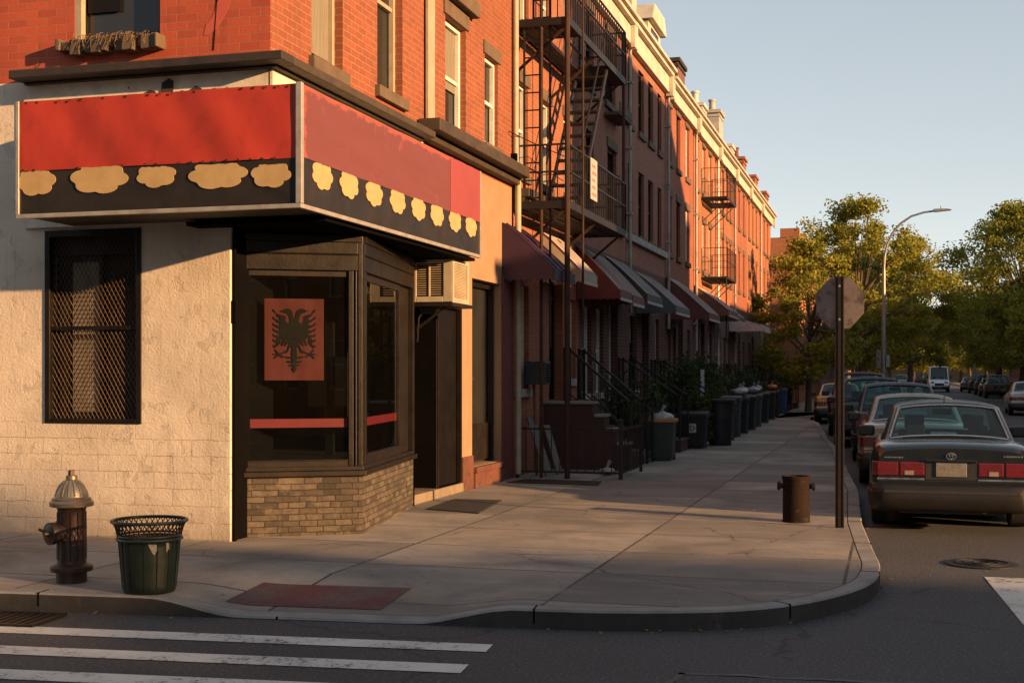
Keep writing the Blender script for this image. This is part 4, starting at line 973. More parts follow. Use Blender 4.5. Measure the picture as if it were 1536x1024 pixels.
# apartment block beyond the gap
ap = thing('apartment_block', 'rust coloured brick block standing alone past the end of the row', 'building', (-6, 75, SW))
m_ = MB(); wall_holes(m_, (0, 74, 0), YU, YN, -16, -4.9, SW, 9.4, [(-7.2, -6.4, 5.0, 6.6), (-7.2, -6.4, 7.4, 8.8)], .2); wall_holes(m_, (-4.9, 0, 0), XU, XN, 74, 98, SW, 9.4, [(75.5 + 2.6 * i, 76.5 + 2.6 * i, z, z + 1.6) for i in range(8) for z in (1.4, 4.4, 7.2)], .2)
m_.quad((-16, 74, 9.4), (-4.9, 74, 9.4), (-4.9, 98, 9.4), (-16, 98, 9.4)); m_.build('wall', 'brick_rust', ap)
MB().box(-5.9, -4.86, 73.96, 75, 9.4, 9.9).box(-4.92, -4.6, 75, 98, 9.2, 9.7).build('parapet', 'brick_rust', ap)
for z in (5.0, 7.4): window(ap, (0, 74, 0), YU, YN, -7.2, -6.4, z, z + (1.6 if z < 6 else 1.4), .15)
for i in range(8):
    for z in (1.4, 4.4, 7.2): window(ap, (-4.9, 0, 0), XU, XN, 75.5 + 2.6 * i, 76.5 + 2.6 * i, z, z + 1.6, .15)

# chimneys and roof structures, each sitting on its roof
def chimney(label, y0, y1, x0, x1, z0, z1, mat, cap, pot=0, potm='terracotta', kind='chimney'):
    c = thing(kind, label, 'chimney' if kind == 'chimney' else 'dormer', ((x0 + x1) / 2, (y0 + y1) / 2, z0))
    MB().box(x0, x1, y0, y1, z0, z1).build('stack', mat, c, bevel=.01)
    m_ = MB().box(x0 - .07, x1 + .07, y0 - .07, y1 + .07, z1 + .002, z1 + .12); m_.box(x0 - .03, x1 + .03, y0 - .03, y1 + .03, z1 - .14, z1 - .05); m_.build('cap', cap, c, bevel=.01)
    for k in range(pot):
        yy = y0 + (y1 - y0) * (k + .5) / pot; MB().lathe([(.13, z1 + .12), (.15, z1 + .2), (.11, z1 + .3), (.11, z1 + .5), (.14, z1 + .52), (.14, z1 + .58)], ((x0 + x1) / 2, yy, 0), 12).build('chimney_pot', potm, c, smooth=True)
    return c
d_ = thing('dormer', 'white roof dormer above the brown brick house with four windows', 'dormer', (-6.6, 33.2, 9.95))
MB().box(-7.4, -5.85, 32.4, 34.2, 9.95, 10.7).build('wall', 'white_cornice', d_)
m_ = MB(); m_.prism([(32.25, 10.71), (34.35, 10.71), (34.0, 11.15), (32.6, 11.15)], (-7.55, 0, 0), (0, 1, 0), Z, (1, 0, 0), 1.85); m_.build('roof', 'white_cornice', d_, bevel=.02)
MB().box(-5.847, -5.83, 32.8, 33.8, 10.15, 10.6).build('window', 'glass_dark', d_)
chimney('brown brick chimney with a dark cap above the red awning house', 37.2, 38.5, -6.7, -5.85, 9.8, 10.75, 'brick_brown', 'black_cornice')
chimney('small pale pointed roof vent above the rust house', 42.6, 43.5, -6.5, -5.9, 9.8, 10.55, 'white_cornice', 'white_cornice', 1, 'white_cornice')
chimney('tall slim grey stone chimney with one pot', 46.6, 47.7, -6.5, -5.85, 9.8, 11.1, 'pale_stone', 'pale_stone', 1, 'pale_stone')
chimney('low white roof vent beyond the tall grey chimney', 50.6, 51.6, -6.5, -5.9, 9.8, 10.55, 'white_cornice', 'white_cornice')
chimney('red chimney with a broad round pot near the far end', 54.6, 55.6, -6.6, -5.85, 9.8, 10.7, 'brick_red', 'brick_dark', 1, 'terracotta')
chimney('squat rust chimney second from the far end', 59.4, 60.6, -6.7, -5.85, 9.8, 10.65, 'brick_rust', 'brick_dark')
chimney('squat brown chimney at the far end of the roofs', 64.5, 66.0, -6.7, -5.85, 9.8, 10.6, 'brick_brown', 'brick_dark')

# ================================================================== awnings (hang from the houses)
def awning(label, y0, y1, zt, zb, proj, mat, trim='awn_trim', ribs=5, val=.2, x=FX, scal=True):
    a = thing('awning', label, 'awning', (x, (y0 + y1) / 2, zt))
    X = x + proj; m_ = MB(); NS = 8
    def prof(t): return (x + .01 + proj * t, zt - (zt - zb) * (t ** 1.12))
    for i in range(NS):
        p, q = prof(i / NS), prof((i + 1) / NS)
        m_.quad((p[0], y0, p[1]), (q[0], y0, q[1]), (q[0], y1, q[1]), (p[0], y1, p[1]))
        for yy, fl in ((y0, 0), (y1, 1)):
            c = [(x + .01 + proj * i / NS, yy, zb), (q[0], yy, zb), (q[0], yy, q[1]), (p[0], yy, p[1])]; m_.quad(*(c if not fl else c[::-1]))
    cv = m_.build('canopy', mat, a); sol = cv.modifiers.new('s', 'SOLIDIFY'); sol.thickness = .008; sol.offset = -1
    m_ = MB()
    def valance(p, q):
        p, q = Vector(p), Vector(q); L = (q - p).length; n = max(4, int(L / .11)); nn = (q - p).normalized().cross(Z)
        pts = [(0, 0)] + [(L * i / (n * 4), -val + (.035 * abs(math.sin(math.pi * i / 4)) if scal else 0)) for i in range(n * 4 + 1)] + [(L, 0)]
        m_.prism(pts[::-1], p, (q - p).normalized(), Z, nn, .01)
    valance((X + .012, y0, zb), (X + .012, y1, zb)); valance((x + .02, y0 - .003, zb), (X + .01, y0 - .003, zb))
    m_.build('valance', mat, a)
    m_ = MB()
    for k in range(ribs):
        yy = y0 + (y1 - y0) * (k + .5) / ribs
        m_.tube([(*prof(0)[:1], yy, prof(0)[1] + .012)] + [(prof(t / 6)[0], yy, prof(t / 6)[1] + .012) for t in range(1, 7)], .012, 5)
    m_.build('canopy_ribs', trim or mat, a)  # raised ribs down the canopy slope, all in one mesh
    if trim:
        m_ = MB(); m_.tube([(prof(t / 6)[0], y0, prof(t / 6)[1] + .008) for t in range(7)], .016, 5); m_.box(X + .0125, X + .03, y0, y1, zb - val - .004, zb - val + .05)
        m_.build('trim', trim, a)
    return a
awning('maroon canvas awning beside the painted shop section', 19.38, 20.75, 4.15, 3.42, .82, 'awn_maroon', None, 3)
awning('small beige metal awning behind the fire escape posts', 21.75, 22.9, 4.25, 3.55, .72, 'awn_beige', ribs=6)
awning('dull red metal awning next past the beige one', 24.35, 25.5, 4.25, 3.40, .85, 'awn_red', ribs=5)
awning('narrow dull red metal awning squeezed against the black canvas awning', 25.6, 26.85, 4.22, 3.36, .85, 'awn_red', ribs=5)
awning('black canvas awning with thin pale seams', 27.05, 28.95, 4.28, 3.48, .88, 'awn_black', ribs=4)
awning('slate grey awning with a pale scalloped edge', 30.4, 32.6, 4.2, 3.40, .95, 'awn_grey', ribs=4)
awning('bright red metal awning with a white scalloped edge', 34.75, 37.0, 4.4, 3.42, 1.15, 'awn_red', ribs=6)
awning('rust brown awning under the far fire escape', 39.95, 42.6, 4.5, 3.75, 1.05, 'awn_brown', ribs=5)
awning('olive green awning beside the rust brown one', 43.4, 45.6, 4.4, 3.7, .95, 'awn_green', ribs=4)
awning('grey white flat awning near the tree at the row end', 49.0, 51.5, 3.9, 3.55, 1.3, 'awn_trim', ribs=4)

# ================================================================== fire escapes
def fire_escape(label, y0, y1, levels, xo, posts, stairs, th=1.0):
    f_ = thing('fire_escape', label, 'fire escape', (FX, (y0 + y1) / 2, levels[0]))
    for z in levels:
        m_ = MB()
        for (a, b) in (((FX, y0, z), (xo, y0, z)), ((FX, y1, z), (xo, y1, z)), ((xo, y0, z), (xo, y1, z)), ((FX + .04, y0, z), (FX + .04, y1, z))): m_.bar(a, b, .03 * th, .12 * th)
        n = int((y1 - y0) / .075)
        for i in range(n + 1):
            yy = y0 + (y1 - y0) * i / n
            if z > levels[0] + 1 and len(levels) > 1 and stairs[0] < yy < stairs[1] - .2: m_.bar((FX, yy, z - .03), (xo - .62, yy, z - .03), .03, .012); continue
            m_.bar((FX, yy, z - .03), (xo, yy, z - .03), .032, .012)
        for xx in (.35, .7): m_.bar((FX + (xo - FX) * xx, y0, z - .05), (FX + (xo - FX) * xx, y1, z - .05), .03, .03)
        pl = m_.build('platform', 'iron', f_)
        for yy in (y0 + .15, (y0 + y1) / 2, y1 - .15): MB().bar((FX, yy, z - .75), (xo - .1, yy, z - .07), .04 * th).build('bracket', 'iron_rust', pl)
        m_ = MB()
        def rail(a, b):
            a, b = Vector(a), Vector(b)
            for h in (.95, .52): m_.bar(a + Z * h, b + Z * h, .028 * th)
            n = max(2, int((b - a).length / .16))
            for i in range(n + 1):
                p = a.lerp(b, i / n); m_.bar(p + Z * .0, p + Z * .95, .016 * th if i % n else .035 * th)
        rail((xo, y0, z), (xo, y1, z)); rail((FX + .03, y0, z), (xo, y0, z)); rail((FX + .03, y1, z), (xo, y1, z))
        m_.build('railing', 'iron', f_)
    for i in range(len(levels) - 1 if stairs[2:] == () else 0):
        za, zb = levels[i], levels[i + 1]; ya, yb = stairs
        m_ = MB(); xa, xb = xo - .60, xo - .06
        for xx in (xa, xb):
            m_.bar((xx, ya, za), (xx, yb, zb), .035, .09); m_.bar((xx, ya, za + .8), (xx, yb, zb + .8), .025)
        n = 12
        for k in range(1, n):
            p = k / n; m_.box(xa, xb, ya + (yb - ya) * p - .10, ya + (yb - ya) * p + .10, za + (zb - za) * p - .016, za + (zb - za) * p + .016)
        m_.build('stair', 'iron', f_)
    for (x, y, z0, z1, r) in posts:
        MB().tube([(x, y, z0), (x, y, z1)], r, 8).build('post', 'iron_rust', f_)
    return f_
fe = fire_escape('tall black iron fire escape with stair and posts on the orange brick house', 19.98, 24.55, [4.48, 7.38], -4.88, [(-5.33, 20.0, SW, 9.6, .028), (-5.20, 20.06, 2.2, 9.6, .02), (-4.9, 19.98, SW, 9.8, .045), (-4.86, 20.9, 2.6, 9.8, .02), (-4.9, 24.5, 4.5, 8.3, .03)], (20.9, 23.2))
m_ = MB(); 
for xx in (-5.50, -5.22): m_.bar((xx, 20.15, 7.38), (xx, 20.15, 10.6), .03)
for k in range(11): m_.bar((-5.5, 20.15, 7.5 + k * .28), (-5.22, 20.15, 7.5 + k * .28), .02)
m_.build('roof_ladder', 'iron', fe)
m_ = MB()
for xx in (-5.62, -5.36): m_.bar((xx, 20.03, 4.4), (xx, 20.03, 7.3), .03)
for k in range(10): m_.bar((-5.62, 20.03, 4.6 + k * .28), (-5.36, 20.03, 4.6 + k * .28), .02)
m_.build('drop_ladder', 'iron', fe)
pc = thing('placard', 'white placard with red lines tied to the fire escape railing', 'sign', (-4.85, 21.6, 4.9))
MB().box(-4.862, -4.85, 21.45, 21.95, 4.75, 5.45).build('board', 'label_white', pc)
m_ = MB()
for k in range(5): m_.box(-4.8495, -4.847, 21.55, 21.88 - (k % 3) * .06, 4.82 + k * .12, 4.87 + k * .12)
m_.build('red_bars', surf('faded_red_print', (.30, .11, .10), (.34, .2, .18), 20, .8, bump=0), pc)
fire_escape('smaller iron fire escape with curved brackets on the far rust brick house', 41.6, 44.1, [4.85, 7.40], -4.98, [(-5.0, 41.6, 2.8, 4.9, .02)], (42.2, 42.9, 0), .6)
far_fe = [o for o in COL.objects if o.get('category') == 'fire escape'][-1]
m_ = MB()
for xx in (-5.45, -5.2): m_.bar((xx, 42.5, 4.85), (xx, 42.5, 8.3), .018)
for k in range(11): m_.bar((-5.45, 42.5, 5.0 + k * .3), (-5.2, 42.5, 5.0 + k * .3), .012)
m_.build('ladder', 'iron', far_fe)
# cable strung between fire escape and wall
tag(MB().tube([(-5.78, 19.7, 5.62), (-5.5, 20.3, 5.5), (-5.2, 22.2, 5.48), (-4.95, 24.4, 5.55)], .008, 4).build('cable', 'near_black', origin=(-5.78, 19.7, 5.62)), 'black cable strung along the wall to the fire escape', 'cable')

# ================================================================== stoops
def stoop(label, y0, y1, zl, mat, group=None, xl=-5.1, xe=-4.25, side='brownstone'):
    s = thing('stoop', label, 'stoop', (-5.0, (y0 + y1) / 2, SW), 0, group)
    n = max(3, round((zl - SW) / .24)); rise = (zl - SW) / n; run = (xe - xl) / (n - 1)
    m_ = MB().box(FX + .005, xl, y0, y1, SW - .02, zl - .05)
    for k in range(1, n):
        m_.box(xl + run * (k - 1) + .001, xl + run * k, y0, y1, SW - .02, zl - rise * k - .05)
    m_.build('steps', mat, s)
    m_ = MB().box(FX + .004, xl + .03, y0 - .025, y1 + .025, zl - .049, zl)
    for k in range(1, n): m_.box(xl + run * (k - 1) + .031, xl + run * k + .03, y0 - .02, y1 + .02, zl - rise * k - .049, zl - rise * k)
    m_.build('treads', 'concrete' if mat == 'concrete' else 'brownstone', s, bevel=.008)
    for yy in (y0 + .06, y1 - .06):
        m_ = MB(); h = .9; a = Vector((FX + .25, yy, zl)); b = Vector((xl - .05, yy, zl)); c = Vector((xe, yy, SW + rise))
        m_.bar(a + Z * h, b + Z * h, .035); m_.bar(b + Z * h, c + Z * h, .04); m_.bar(b + Z * .12, c + Z * .12, .02)
        for p in (a, b, c): m_.bar(p - Z * (.05 if p is not c else rise + .02), p + Z * (h + .04), .04)
        nn = 8
        for k in range(1, nn): p = b.lerp(c, k / nn); m_.bar(p + Z * .1, p + Z * h, .015)
        for k in range(1, 4): p = a.lerp(b, k / 4); m_.bar(p + Z * .0, p + Z * h, .015)
        m_.build('railing', 'iron', s)
    return s
stoop('wide maroon stoop with tall railings behind the low iron fence', 22.36, 23.6, 1.32, 'brownstone', xl=-5.4, xe=-4.35)
sw_ = thing('stoop_side_block', 'stepped maroon side block next to the wide stoop', 'stoop', (-5.0, 22.1, SW)); m_ = MB().box(FX + .006, -4.92, 21.9, 22.33, SW - .02, 1.27)
for k in range(3): m_.box(-4.919 + .2 * k, -4.72 + .2 * k, 21.9, 22.33, SW - .02, 1.05 - .24 * k)
m_.build('block', 'brownstone', sw_); m_ = MB().box(FX + .006, -4.89, 21.87, 22.34, 1.271, 1.32)
for k in range(3): m_.box(-4.889 + .2 * k, -4.69 + .2 * k, 21.87, 22.34, 1.051 - .24 * k, 1.10 - .24 * k)
m_.build('coping', 'concrete', sw_, bevel=.008); m_ = MB().bar((-4.92, 21.95, 1.42), (-4.3, 21.95, .80), .02).bar((-4.9, 21.95, 1.3), (-4.9, 21.95, 1.42), .02).bar((-4.3, 21.95, SW), (-4.3, 21.95, .82), .025); m_.build('railing', 'iron', sw_)
stoop('dark stoop beside the bin with the white bag', 27.2, 28.5, 1.2, 'brownstone', xl=-5.4)
stoop('dark stoop below the slate grey awning', 31.1, 32.5, 1.2, 'brownstone', xl=-5.4)
stoop('dark stoop between the white board and the red awning house door', 36.7, 38.0, 1.2, 'brownstone', xl=-5.4)
stoop('stoop under the far fire escape', 41.3, 42.6, 1.2, 'concrete', xl=-5.4)
for k, y in enumerate((45.4, 51.8, 57.2, 63.0)):
    stoop('dim far stoop in the run of railings toward the trees', y, y + 1.3, 1.2, 'brownstone', 'far stoops along the row', xl=-5.4)
m_ = MB().box(-5.79, -4.35, 24.3, 24.9, SW, .34); tag(m_.build('low_step', 'concrete', origin=(-5, 24.6, SW), bevel=.01), 'low concrete step beside the bin with the white bag', 'step')

# ================================================================== fences
def fence(label, a, b, h=.82, gap=.13, group=None):
    a, b = Vector(a), Vector(b); f_ = thing('iron_fence', label, 'fence', a, 0, group)
    m_ = MB()
    for z in (.10, h - .04): m_.bar(a + Z * z, b + Z * z, .022, .03)
    f1 = m_.build('rail', 'iron', f_)
    m_ = MB(); n = max(2, int((b - a).length / gap))
    for i in range(1, n): p = a.lerp(b, i / n); m_.bar(p + Z * .1, p + Z * h, .014)
    m_.build('balusters', 'iron', f_)
    for p in (a, b): MB().bar(p, p + Z * (h + .08), .045).lathe([(.0, h + .13), (.03, h + .11), (.03, h + .085), (.015, h + .07)], p, 8).build('post', 'iron', f_)
    return f_
fence('low black iron fence facing the corner in front of the leaning planks', (-5.72, 20.0, SW), (-4.05, 20.0, SW))
fence('short black iron fence along the sidewalk by the maroon stoop', (-4.05, 20.06, SW), (-4.05, 21.75, SW))
fence('black iron fence between the maroon stoop and the bagged bin', (-4.3, 23.7, SW), (-4.3, 24.25, SW))
fence('black iron fence behind the bin with the white sticker', (-4.5, 25.4, SW), (-4.5, 27.1, SW), .95)
fence('black iron fence behind the big round black can', (-4.5, 28.7, SW), (-4.5, 30.9, SW), .95)
fence('black iron fence between the slate awning stoop and the next', (-4.45, 32.7, SW), (-4.45, 36.5, SW), .95)
fence('black iron fence between the white board and the far fire escape', (-4.45, 38.2, SW), (-4.45, 41.1, SW), .95)
for k, (y0, y1) in enumerate(((42.8, 45.2), (46.9, 51.6), (53.3, 57.0), (58.7, 62.8))):
    fence('dim black iron fence run far along the row', (-4.45, y0, SW), (-4.45, y1, SW), .95, .16, 'far fences along the row')

# ================================================================== bins and small things along the stoops
def square_bin(label, x, y, wd, dp, h, mat, lid=True, rz=0, sticker=False, rim=None, cat='trash bin', name='trash_bin', group=None):
    b = thing(name, label, cat, (x, y, SW), rz, group); t = .86
    m_ = MB(); a, c = wd / 2, dp / 2
    m_.add([(-a*t, -c*t, .03), (a*t, -c*t, .03), (a*t, c*t, .03), (-a*t, c*t, .03), (-a, -c, h), (a, -c, h), (a, c, h), (-a, c, h)], [(0,3,2,1),(4,5,6,7),(0,1,5,4),(1,2,6,5),(2,3,7,6),(3,0,4,7)])
    m_.build('body', mat, b, local=True, bevel=.03, seg=3)
    m_ = MB().box(-a - .025, a + .025, -c - .025, c + .025, h - .07, h - .002); m_.build('rim', rim or mat, b, local=True, bevel=.012)
    if lid:
        m_ = MB(); m_.prism([(-c - .03, h), (c + .04, h), (c + .02, h + .05), (0, h + .085), (-c - .01, h + .04)], (-a - .03, 0, 0), (0, 1, 0), (0, 0, 1), (1, 0, 0), wd + .06); m_.build('lid', mat, b, local=True, bevel=.015)
        MB().tube([(-a * .7, c + .05, h - .05), (a * .7, c + .05, h - .05)], .018, 6).build('handle', mat, b, local=True)
    for s_ in (-1, 1): MB().lathe([(.07, -.02), (.075, -.01), (.075, .01), (.07, .02)], (s_ * a * .8, c * .8, .072), 14, ax='x').build('wheel', 'rubber', b, local=True)
    if sticker:
        MB().box(-.09, .09, -c * .93 - .012, -c * .93 - .004, h * .48, h * .48 + .2).build('sticker', 'label_white', b, local=True)
        m_ = MB()
        for k in range(3):
            an = [math.radians(90 + 120 * k + 8 * j) for j in range(12)]
            m_.tube([(.05 * math.cos(q), -c * .93 - .015, h * .48 + .1 + .05 * math.sin(q)) for q in an], .009, 4)
        m_.build('recycling_mark', 'near_black', b, local=True)
    return b
def round_can(label, x, y, r, h, mat, lid=False, group=None):
    b = thing('trash_can', label, 'trash can', (x, y, SW), 0, group)
    MB().lathe([(r*.8, 0), (r*.82, .02), (r*.9, h*.55), (r*.91, h*.57), (r*.93, h*.6), (r*.92, h*.62), (r*.97, h*.93), (r*1.04, h*.94), (r*1.06, h*.97), (r*1.05, h), (r*.98, h), (r*.95, h*.9), (r*.85, h*.2)], (0, 0, 0), 26, cap=False).build('body', mat, b, local=True, smooth=True)
    m_ = MB()
    for s_ in (-1, 1): m_.tube([(s_*r*.95, -.08, h*.78), (s_*(r+.06), -.07, h*.8), (s_*(r+.06), .07, h*.8), (s_*r*.95, .08, h*.78)], .014, 6)
    m_.build('handle', mat, b, local=True)
    if lid: MB().lathe([(r*1.09, h), (r*1.1, h+.03), (r*.9, h+.07), (r*.2, h+.11), (0.001, h+.11)], (0, 0, 0), 26, cap=False).build('lid', mat, b, local=True, smooth=True)
    else: MB().lathe([(.001, h * .8), (r*.93, h*.8)], (0, 0, 0), 20, cap=False).build('liner', 'bag_black', b, local=True)
    return b
def bag(label, x, y, z, r, mat, cat='trash bag', seed=1, sq=.8, group=None):
    r_ = random.Random(seed); m_ = MB(); n, k = 18, 10
    for i in range(k + 1):
        v = i / k; rad = math.sin(math.pi * min(1, v * .93 + .03)) ** .7; zz_ = v * r * 2 * sq
        for j in range(n):
            a = 2 * math.pi * j / n; w_ = 1 + .10 * math.sin(a * 5 + seed + v * 3) + .07 * math.sin(a * 9 + v * 7) + r_.uniform(-.05, .05)
            if v > .88: w_ *= .5
            m_.v.append((x + math.cos(a) * r * rad * w_, y + math.sin(a) * r * rad * w_, z + zz_))
    for i in range(k):
        for j in range(n): m_.f.append((i*n+j, i*n+(j+1) % n, (i+1)*n+(j+1) % n, (i+1)*n+j))
    m_.f.append(tuple(range(n-1, -1, -1))); m_.f.append(tuple(k*n + j for j in range(n)))
    m_.tube([(x, y, z + 2*r*sq), (x + .02, y, z + 2*r*sq + .05), (x + .05, y + .02, z + 2*r*sq + .1)], [.02, .03, .05], 6)
    o = m_.build('trash_bag', mat, origin=(x, y, z), smooth=True, split=75); return tag(o, label, cat, group)
square_bin('grey green bin with an orange rim and a white bag spilling out', -4.2, 24.75, .50, .50, .80, 'bin_grey', lid=False, rim=surf('dull_orange_plastic', (.40, .17, .05), (.3, .12, .04), 5, .5, bump=0))
bag('white plastic bag bulging from the grey green bin', -4.2, 24.75, SW + .66, .23, 'bag_white', seed=3, sq=.62)
square_bin('black square bin with a white recycling sticker', -4.2, 28.95, .60, .55, .74, 'bin_black', sticker=True)
round_can('big round black can with wide rim beside the leafy shrub', -3.78, 30.3, .31, 1.05, 'bin_black')
square_bin('slim black bin just behind the big round can', -3.95, 32.4, .5, .5, .95, 'bin_black')
square_bin('grey green bin past the big round can', -4.0, 34.3, .5, .5, 1.0, 'bin_grey')
square_bin('black bin under the first white bag by the dark shrub', -4.02, 36.2, .55, .55, .95, 'bin_black')
for k, (y, m__) in enumerate(((38.6, 'bin_black'), (41.0, 'bin_grey'), (44.2, 'bin_black'), (47.4, 'bin_black'), (50.0, 'bin_black'))):
    square_bin('dark bin standing far along the row before the blue bin', -4.05 - .06 * k, y, .55, .55, .95, m__, group='far bins along the row')
square_bin('bright blue recycling bin far along the row', -4.35, 54.6, .56, .56, .98, 'bin_blue')
square_bin('dark red brown bin beyond the blue recycling bin', -4.55, 60.5, .6, .6, 1.0, 'brownstone')
for k, (y, x) in enumerate(((36.2, -4.05), (38.6, -4.1), (41.0, -4.15), (44.2, -4.25))):
    bag(('white bag on the black bin nearest the dark shrub', 'white bag on the second bagged bin', 'white bag on the third bagged bin', 'white bag on the bagged bin nearest the blue bin')[k], x + (.05, -.08, .06, -.02)[k], y + (0, .1, -.08, .05)[k], SW + 1.035, (.235, .17, .21, .15)[k], 'bag_white', seed=10 + 7 * k, sq=(.5, .75, .55, .85)[k])
bag('orange red bag on the bin beyond the bagged row', -4.3, 50.0, SW + 1.035, .2, surf('orange_plastic_bag', (.5, .14, .04), (.35, .09, .03), 9, .4, bump=.5, bscale=14), seed=5, sq=.6)
bag('crumpled white bag on the ground inside the low iron fence', -4.45, 20.9, SW, .13, 'bag_white', seed=8, sq=.5)
for k, (x, y, h, t, wd) in enumerate(((-5.3, 20.4, .95, .40, .16), (-5.55, 20.55, 1.5, .12, .09), (-5.2, 20.7, .8, .3, .12))):
    m_ = MB(); m_.bar((x, y, SW), (x - t, y + .25, SW + h), wd, .03)
    tag(m_.build('plank', 'wood_plank' if k != 1 else 'terracotta', origin=(x, y, SW)), ('wide pale plank leaning on the wall behind the low fence', 'tall thin rust coloured board leaning near the window', 'short pale plank leaning behind the wide one')[k], 'plank')
nb = thing('notice_board', 'white board fixed upright on the stoop railing', 'sign', (-4.6, 33.3, 1.0))
MB().box(-4.62, -4.6, 33.0, 33.6, 1.05, 1.9).build('board', 'label_white', nb, bevel=.005); MB().bar((-4.64, 33.1, SW), (-4.64, 33.1, 1.9), .04).bar((-4.64, 33.5, SW), (-4.64, 33.5, 1.9), .04).build('post', 'iron', nb)

# ================================================================== houses across the street and across the crossing, unseen ones sized for light
def plain_block(name, label, x0, x1, y0, y1, h, mat, faces):
    t = thing(name, label, 'building', ((x0 + x1) / 2, (y0 + y1) / 2, SW)); m_ = MB()
    holes = {}
    for fc in faces:
        O, U, N, u0, u1 = {'-x': ((x0, 0, 0), XU, (-1, 0, 0), y0, y1), '-y': ((0, y0, 0), YU, YN, x0, x1), '+y': ((0, y1, 0), YU, (0, 1, 0), x0, x1), '+x': ((x1, 0, 0), XU, XN, y0, y1)}[fc]
        hs = []; n = max(1, int((u1 - u0) / 2.3))
        for i in range(n):
            c = u0 + (u1 - u0) * (i + .5) / n; z = 1.3
            while z + 1.7 < h: hs.append((c - .45, c + .45, z, z + 1.6)); z += 2.9
        holes[fc] = (O, U, N, hs); wall_holes(m_, O, U, N, u0, u1, SW, h, hs, .18)
    for fc, q in (('-x', ((x0,y0),(x0,y1))), ('-y', ((x0,y0),(x1,y0))), ('+y', ((x0,y1),(x1,y1))), ('+x', ((x1,y0),(x1,y1)))):
        if fc not in faces: (a, b) = q; m_.quad((*a, SW), (*b, SW), (*b, h), (*a, h))
    m_.quad((x0, y0, h), (x1, y0, h), (x1, y1, h), (x0, y1, h)); m_.build('wall', mat, t)
    m_ = MB().box(x0 - .12, x1 + .12, y0 - .05, y1 + .05, h + .004, h + .22); m_.build('cornice', 'brown_cornice', t)
    for fc, (O, U, N, hs) in holes.items():
        for (a, b, c, d) in hs:
            m_ = MB(); p_ = MB()
            face_box(p_, O, U, N, a, b, c, d, -.17, -.15)
            for q in ((a, a + .06, c, d), (b - .06, b, c, d), (a + .06, b - .06, d - .06, d), (a + .06, b - .06, c, c + .06), (a + .06, b - .06, (c + d) / 2 - .03, (c + d) / 2 + .03)): face_box(m_, O, U, N, *q, -.149, -.08)
            w_ = m_.build('window', 'white_wood', t); p_.build('pane', 'glass_dark', w_)
    return t
plain_block('corner_shop_block', 'unseen low brick corner building across the street, sized for its shade', 11, 24, 13.7, 18.5, 6.9, M['brick_rust'], ('-x', '-y'))  # unseen; corner and height placed by where its shade should fall
plain_block('tenement', 'unseen taller brick tenement across the street, sized for its shade', 11, 24, 18.6, 29.6, 12.4, M['brick_red'], ('-x',))  # unseen; made tall so its shade covers the darker row fronts
plain_block('terrace_block', 'unseen low brick terrace block past the tenement, sized for its shade', 11, 24, 29.7, 44, 7.6, M['brick_orange'], ('-x',))  # this and the next two are unseen, heights set by the shade line
plain_block('terrace_block', 'unseen low brown terrace block midway down, sized for its shade', 11, 24, 44.1, 58, 7.8, M['brick_brown'], ('-x',))
plain_block('terrace_block', 'unseen low red terrace block before the trees, sized for its shade', 11, 24, 58.1, 72, 7.6, M['brick_red'], ('-x',))
for k, (y0, y1, h, mt) in enumerate(((72.2, 86, 8.5, 'brick_rust'), (86.2, 100, 8.8, 'brick_brown'), (100.2, 116, 9.0, 'brick_dark'), (116.2, 134, 8.6, 'brick_orange'), (134.2, 160, 9, 'brick_brown'))):
    plain_block('terrace_block', ('rust brick block behind the big tree across the street', 'brown brick block behind the parked dark cars', 'dark brick block behind the far dark cars', 'orange brick block glimpsed beside the white van', 'brown brick block farthest along the other side')[k], 13.2, 26, y0, y1, h, M[mt], ('-x', '-y'))
plain_block('unseen_corner_block', 'unseen brick block behind the viewer, added to darken window reflections', -45, -7, -22, -6.4, 9.5, M['brick_brown'], ('+y', '+x'))  # unseen block added so the shop glass reflects something dark
plain_block('unseen_corner_block', 'unseen brick block across both streets, sized to shade the foreground', 11, 36, -22, -6.4, 12.0, M['brick_dark'], ('+y', '-x'))  # unseen; height set so its shade covers the foreground
plain_block('low_sun_gap_block', 'unseen low brick block added to let sun over onto the foreground', 36.2, 52, -22, -6.4, 5.6, M['brick_rust'], ())  # unseen block kept low so sun passes over to the near crosswalk
plain_block('shadecaster', 'unseen long brick warehouse farthest along the cross street', 52.2, 118, -22, -6.4, 12.0, M['brick_brown'], ())  # unseen; length and height shaped to cast the foreground shade

plain_block('terrace_block', 'added long dark backdrop closing the far end of the street', -60, 90, 285, 300, 5.5, M['bin_black'], ())  # added dark backdrop hiding the bright sky strip under the trees
for k, (y0, y1) in enumerate(((98.2, 130), (130.2, 170), (170.2, 230))):
    plain_block('terrace_block', ('brown brick terrace just past the lone rust block', 'red brick terrace midway behind the trees', 'dark brick terrace farthest behind the trees')[k], -18, -5.2, y0, y1, 8.6 - k * .3, M[('brick_brown', 'brick_red', 'brick_dark')[k]], ('+x',))

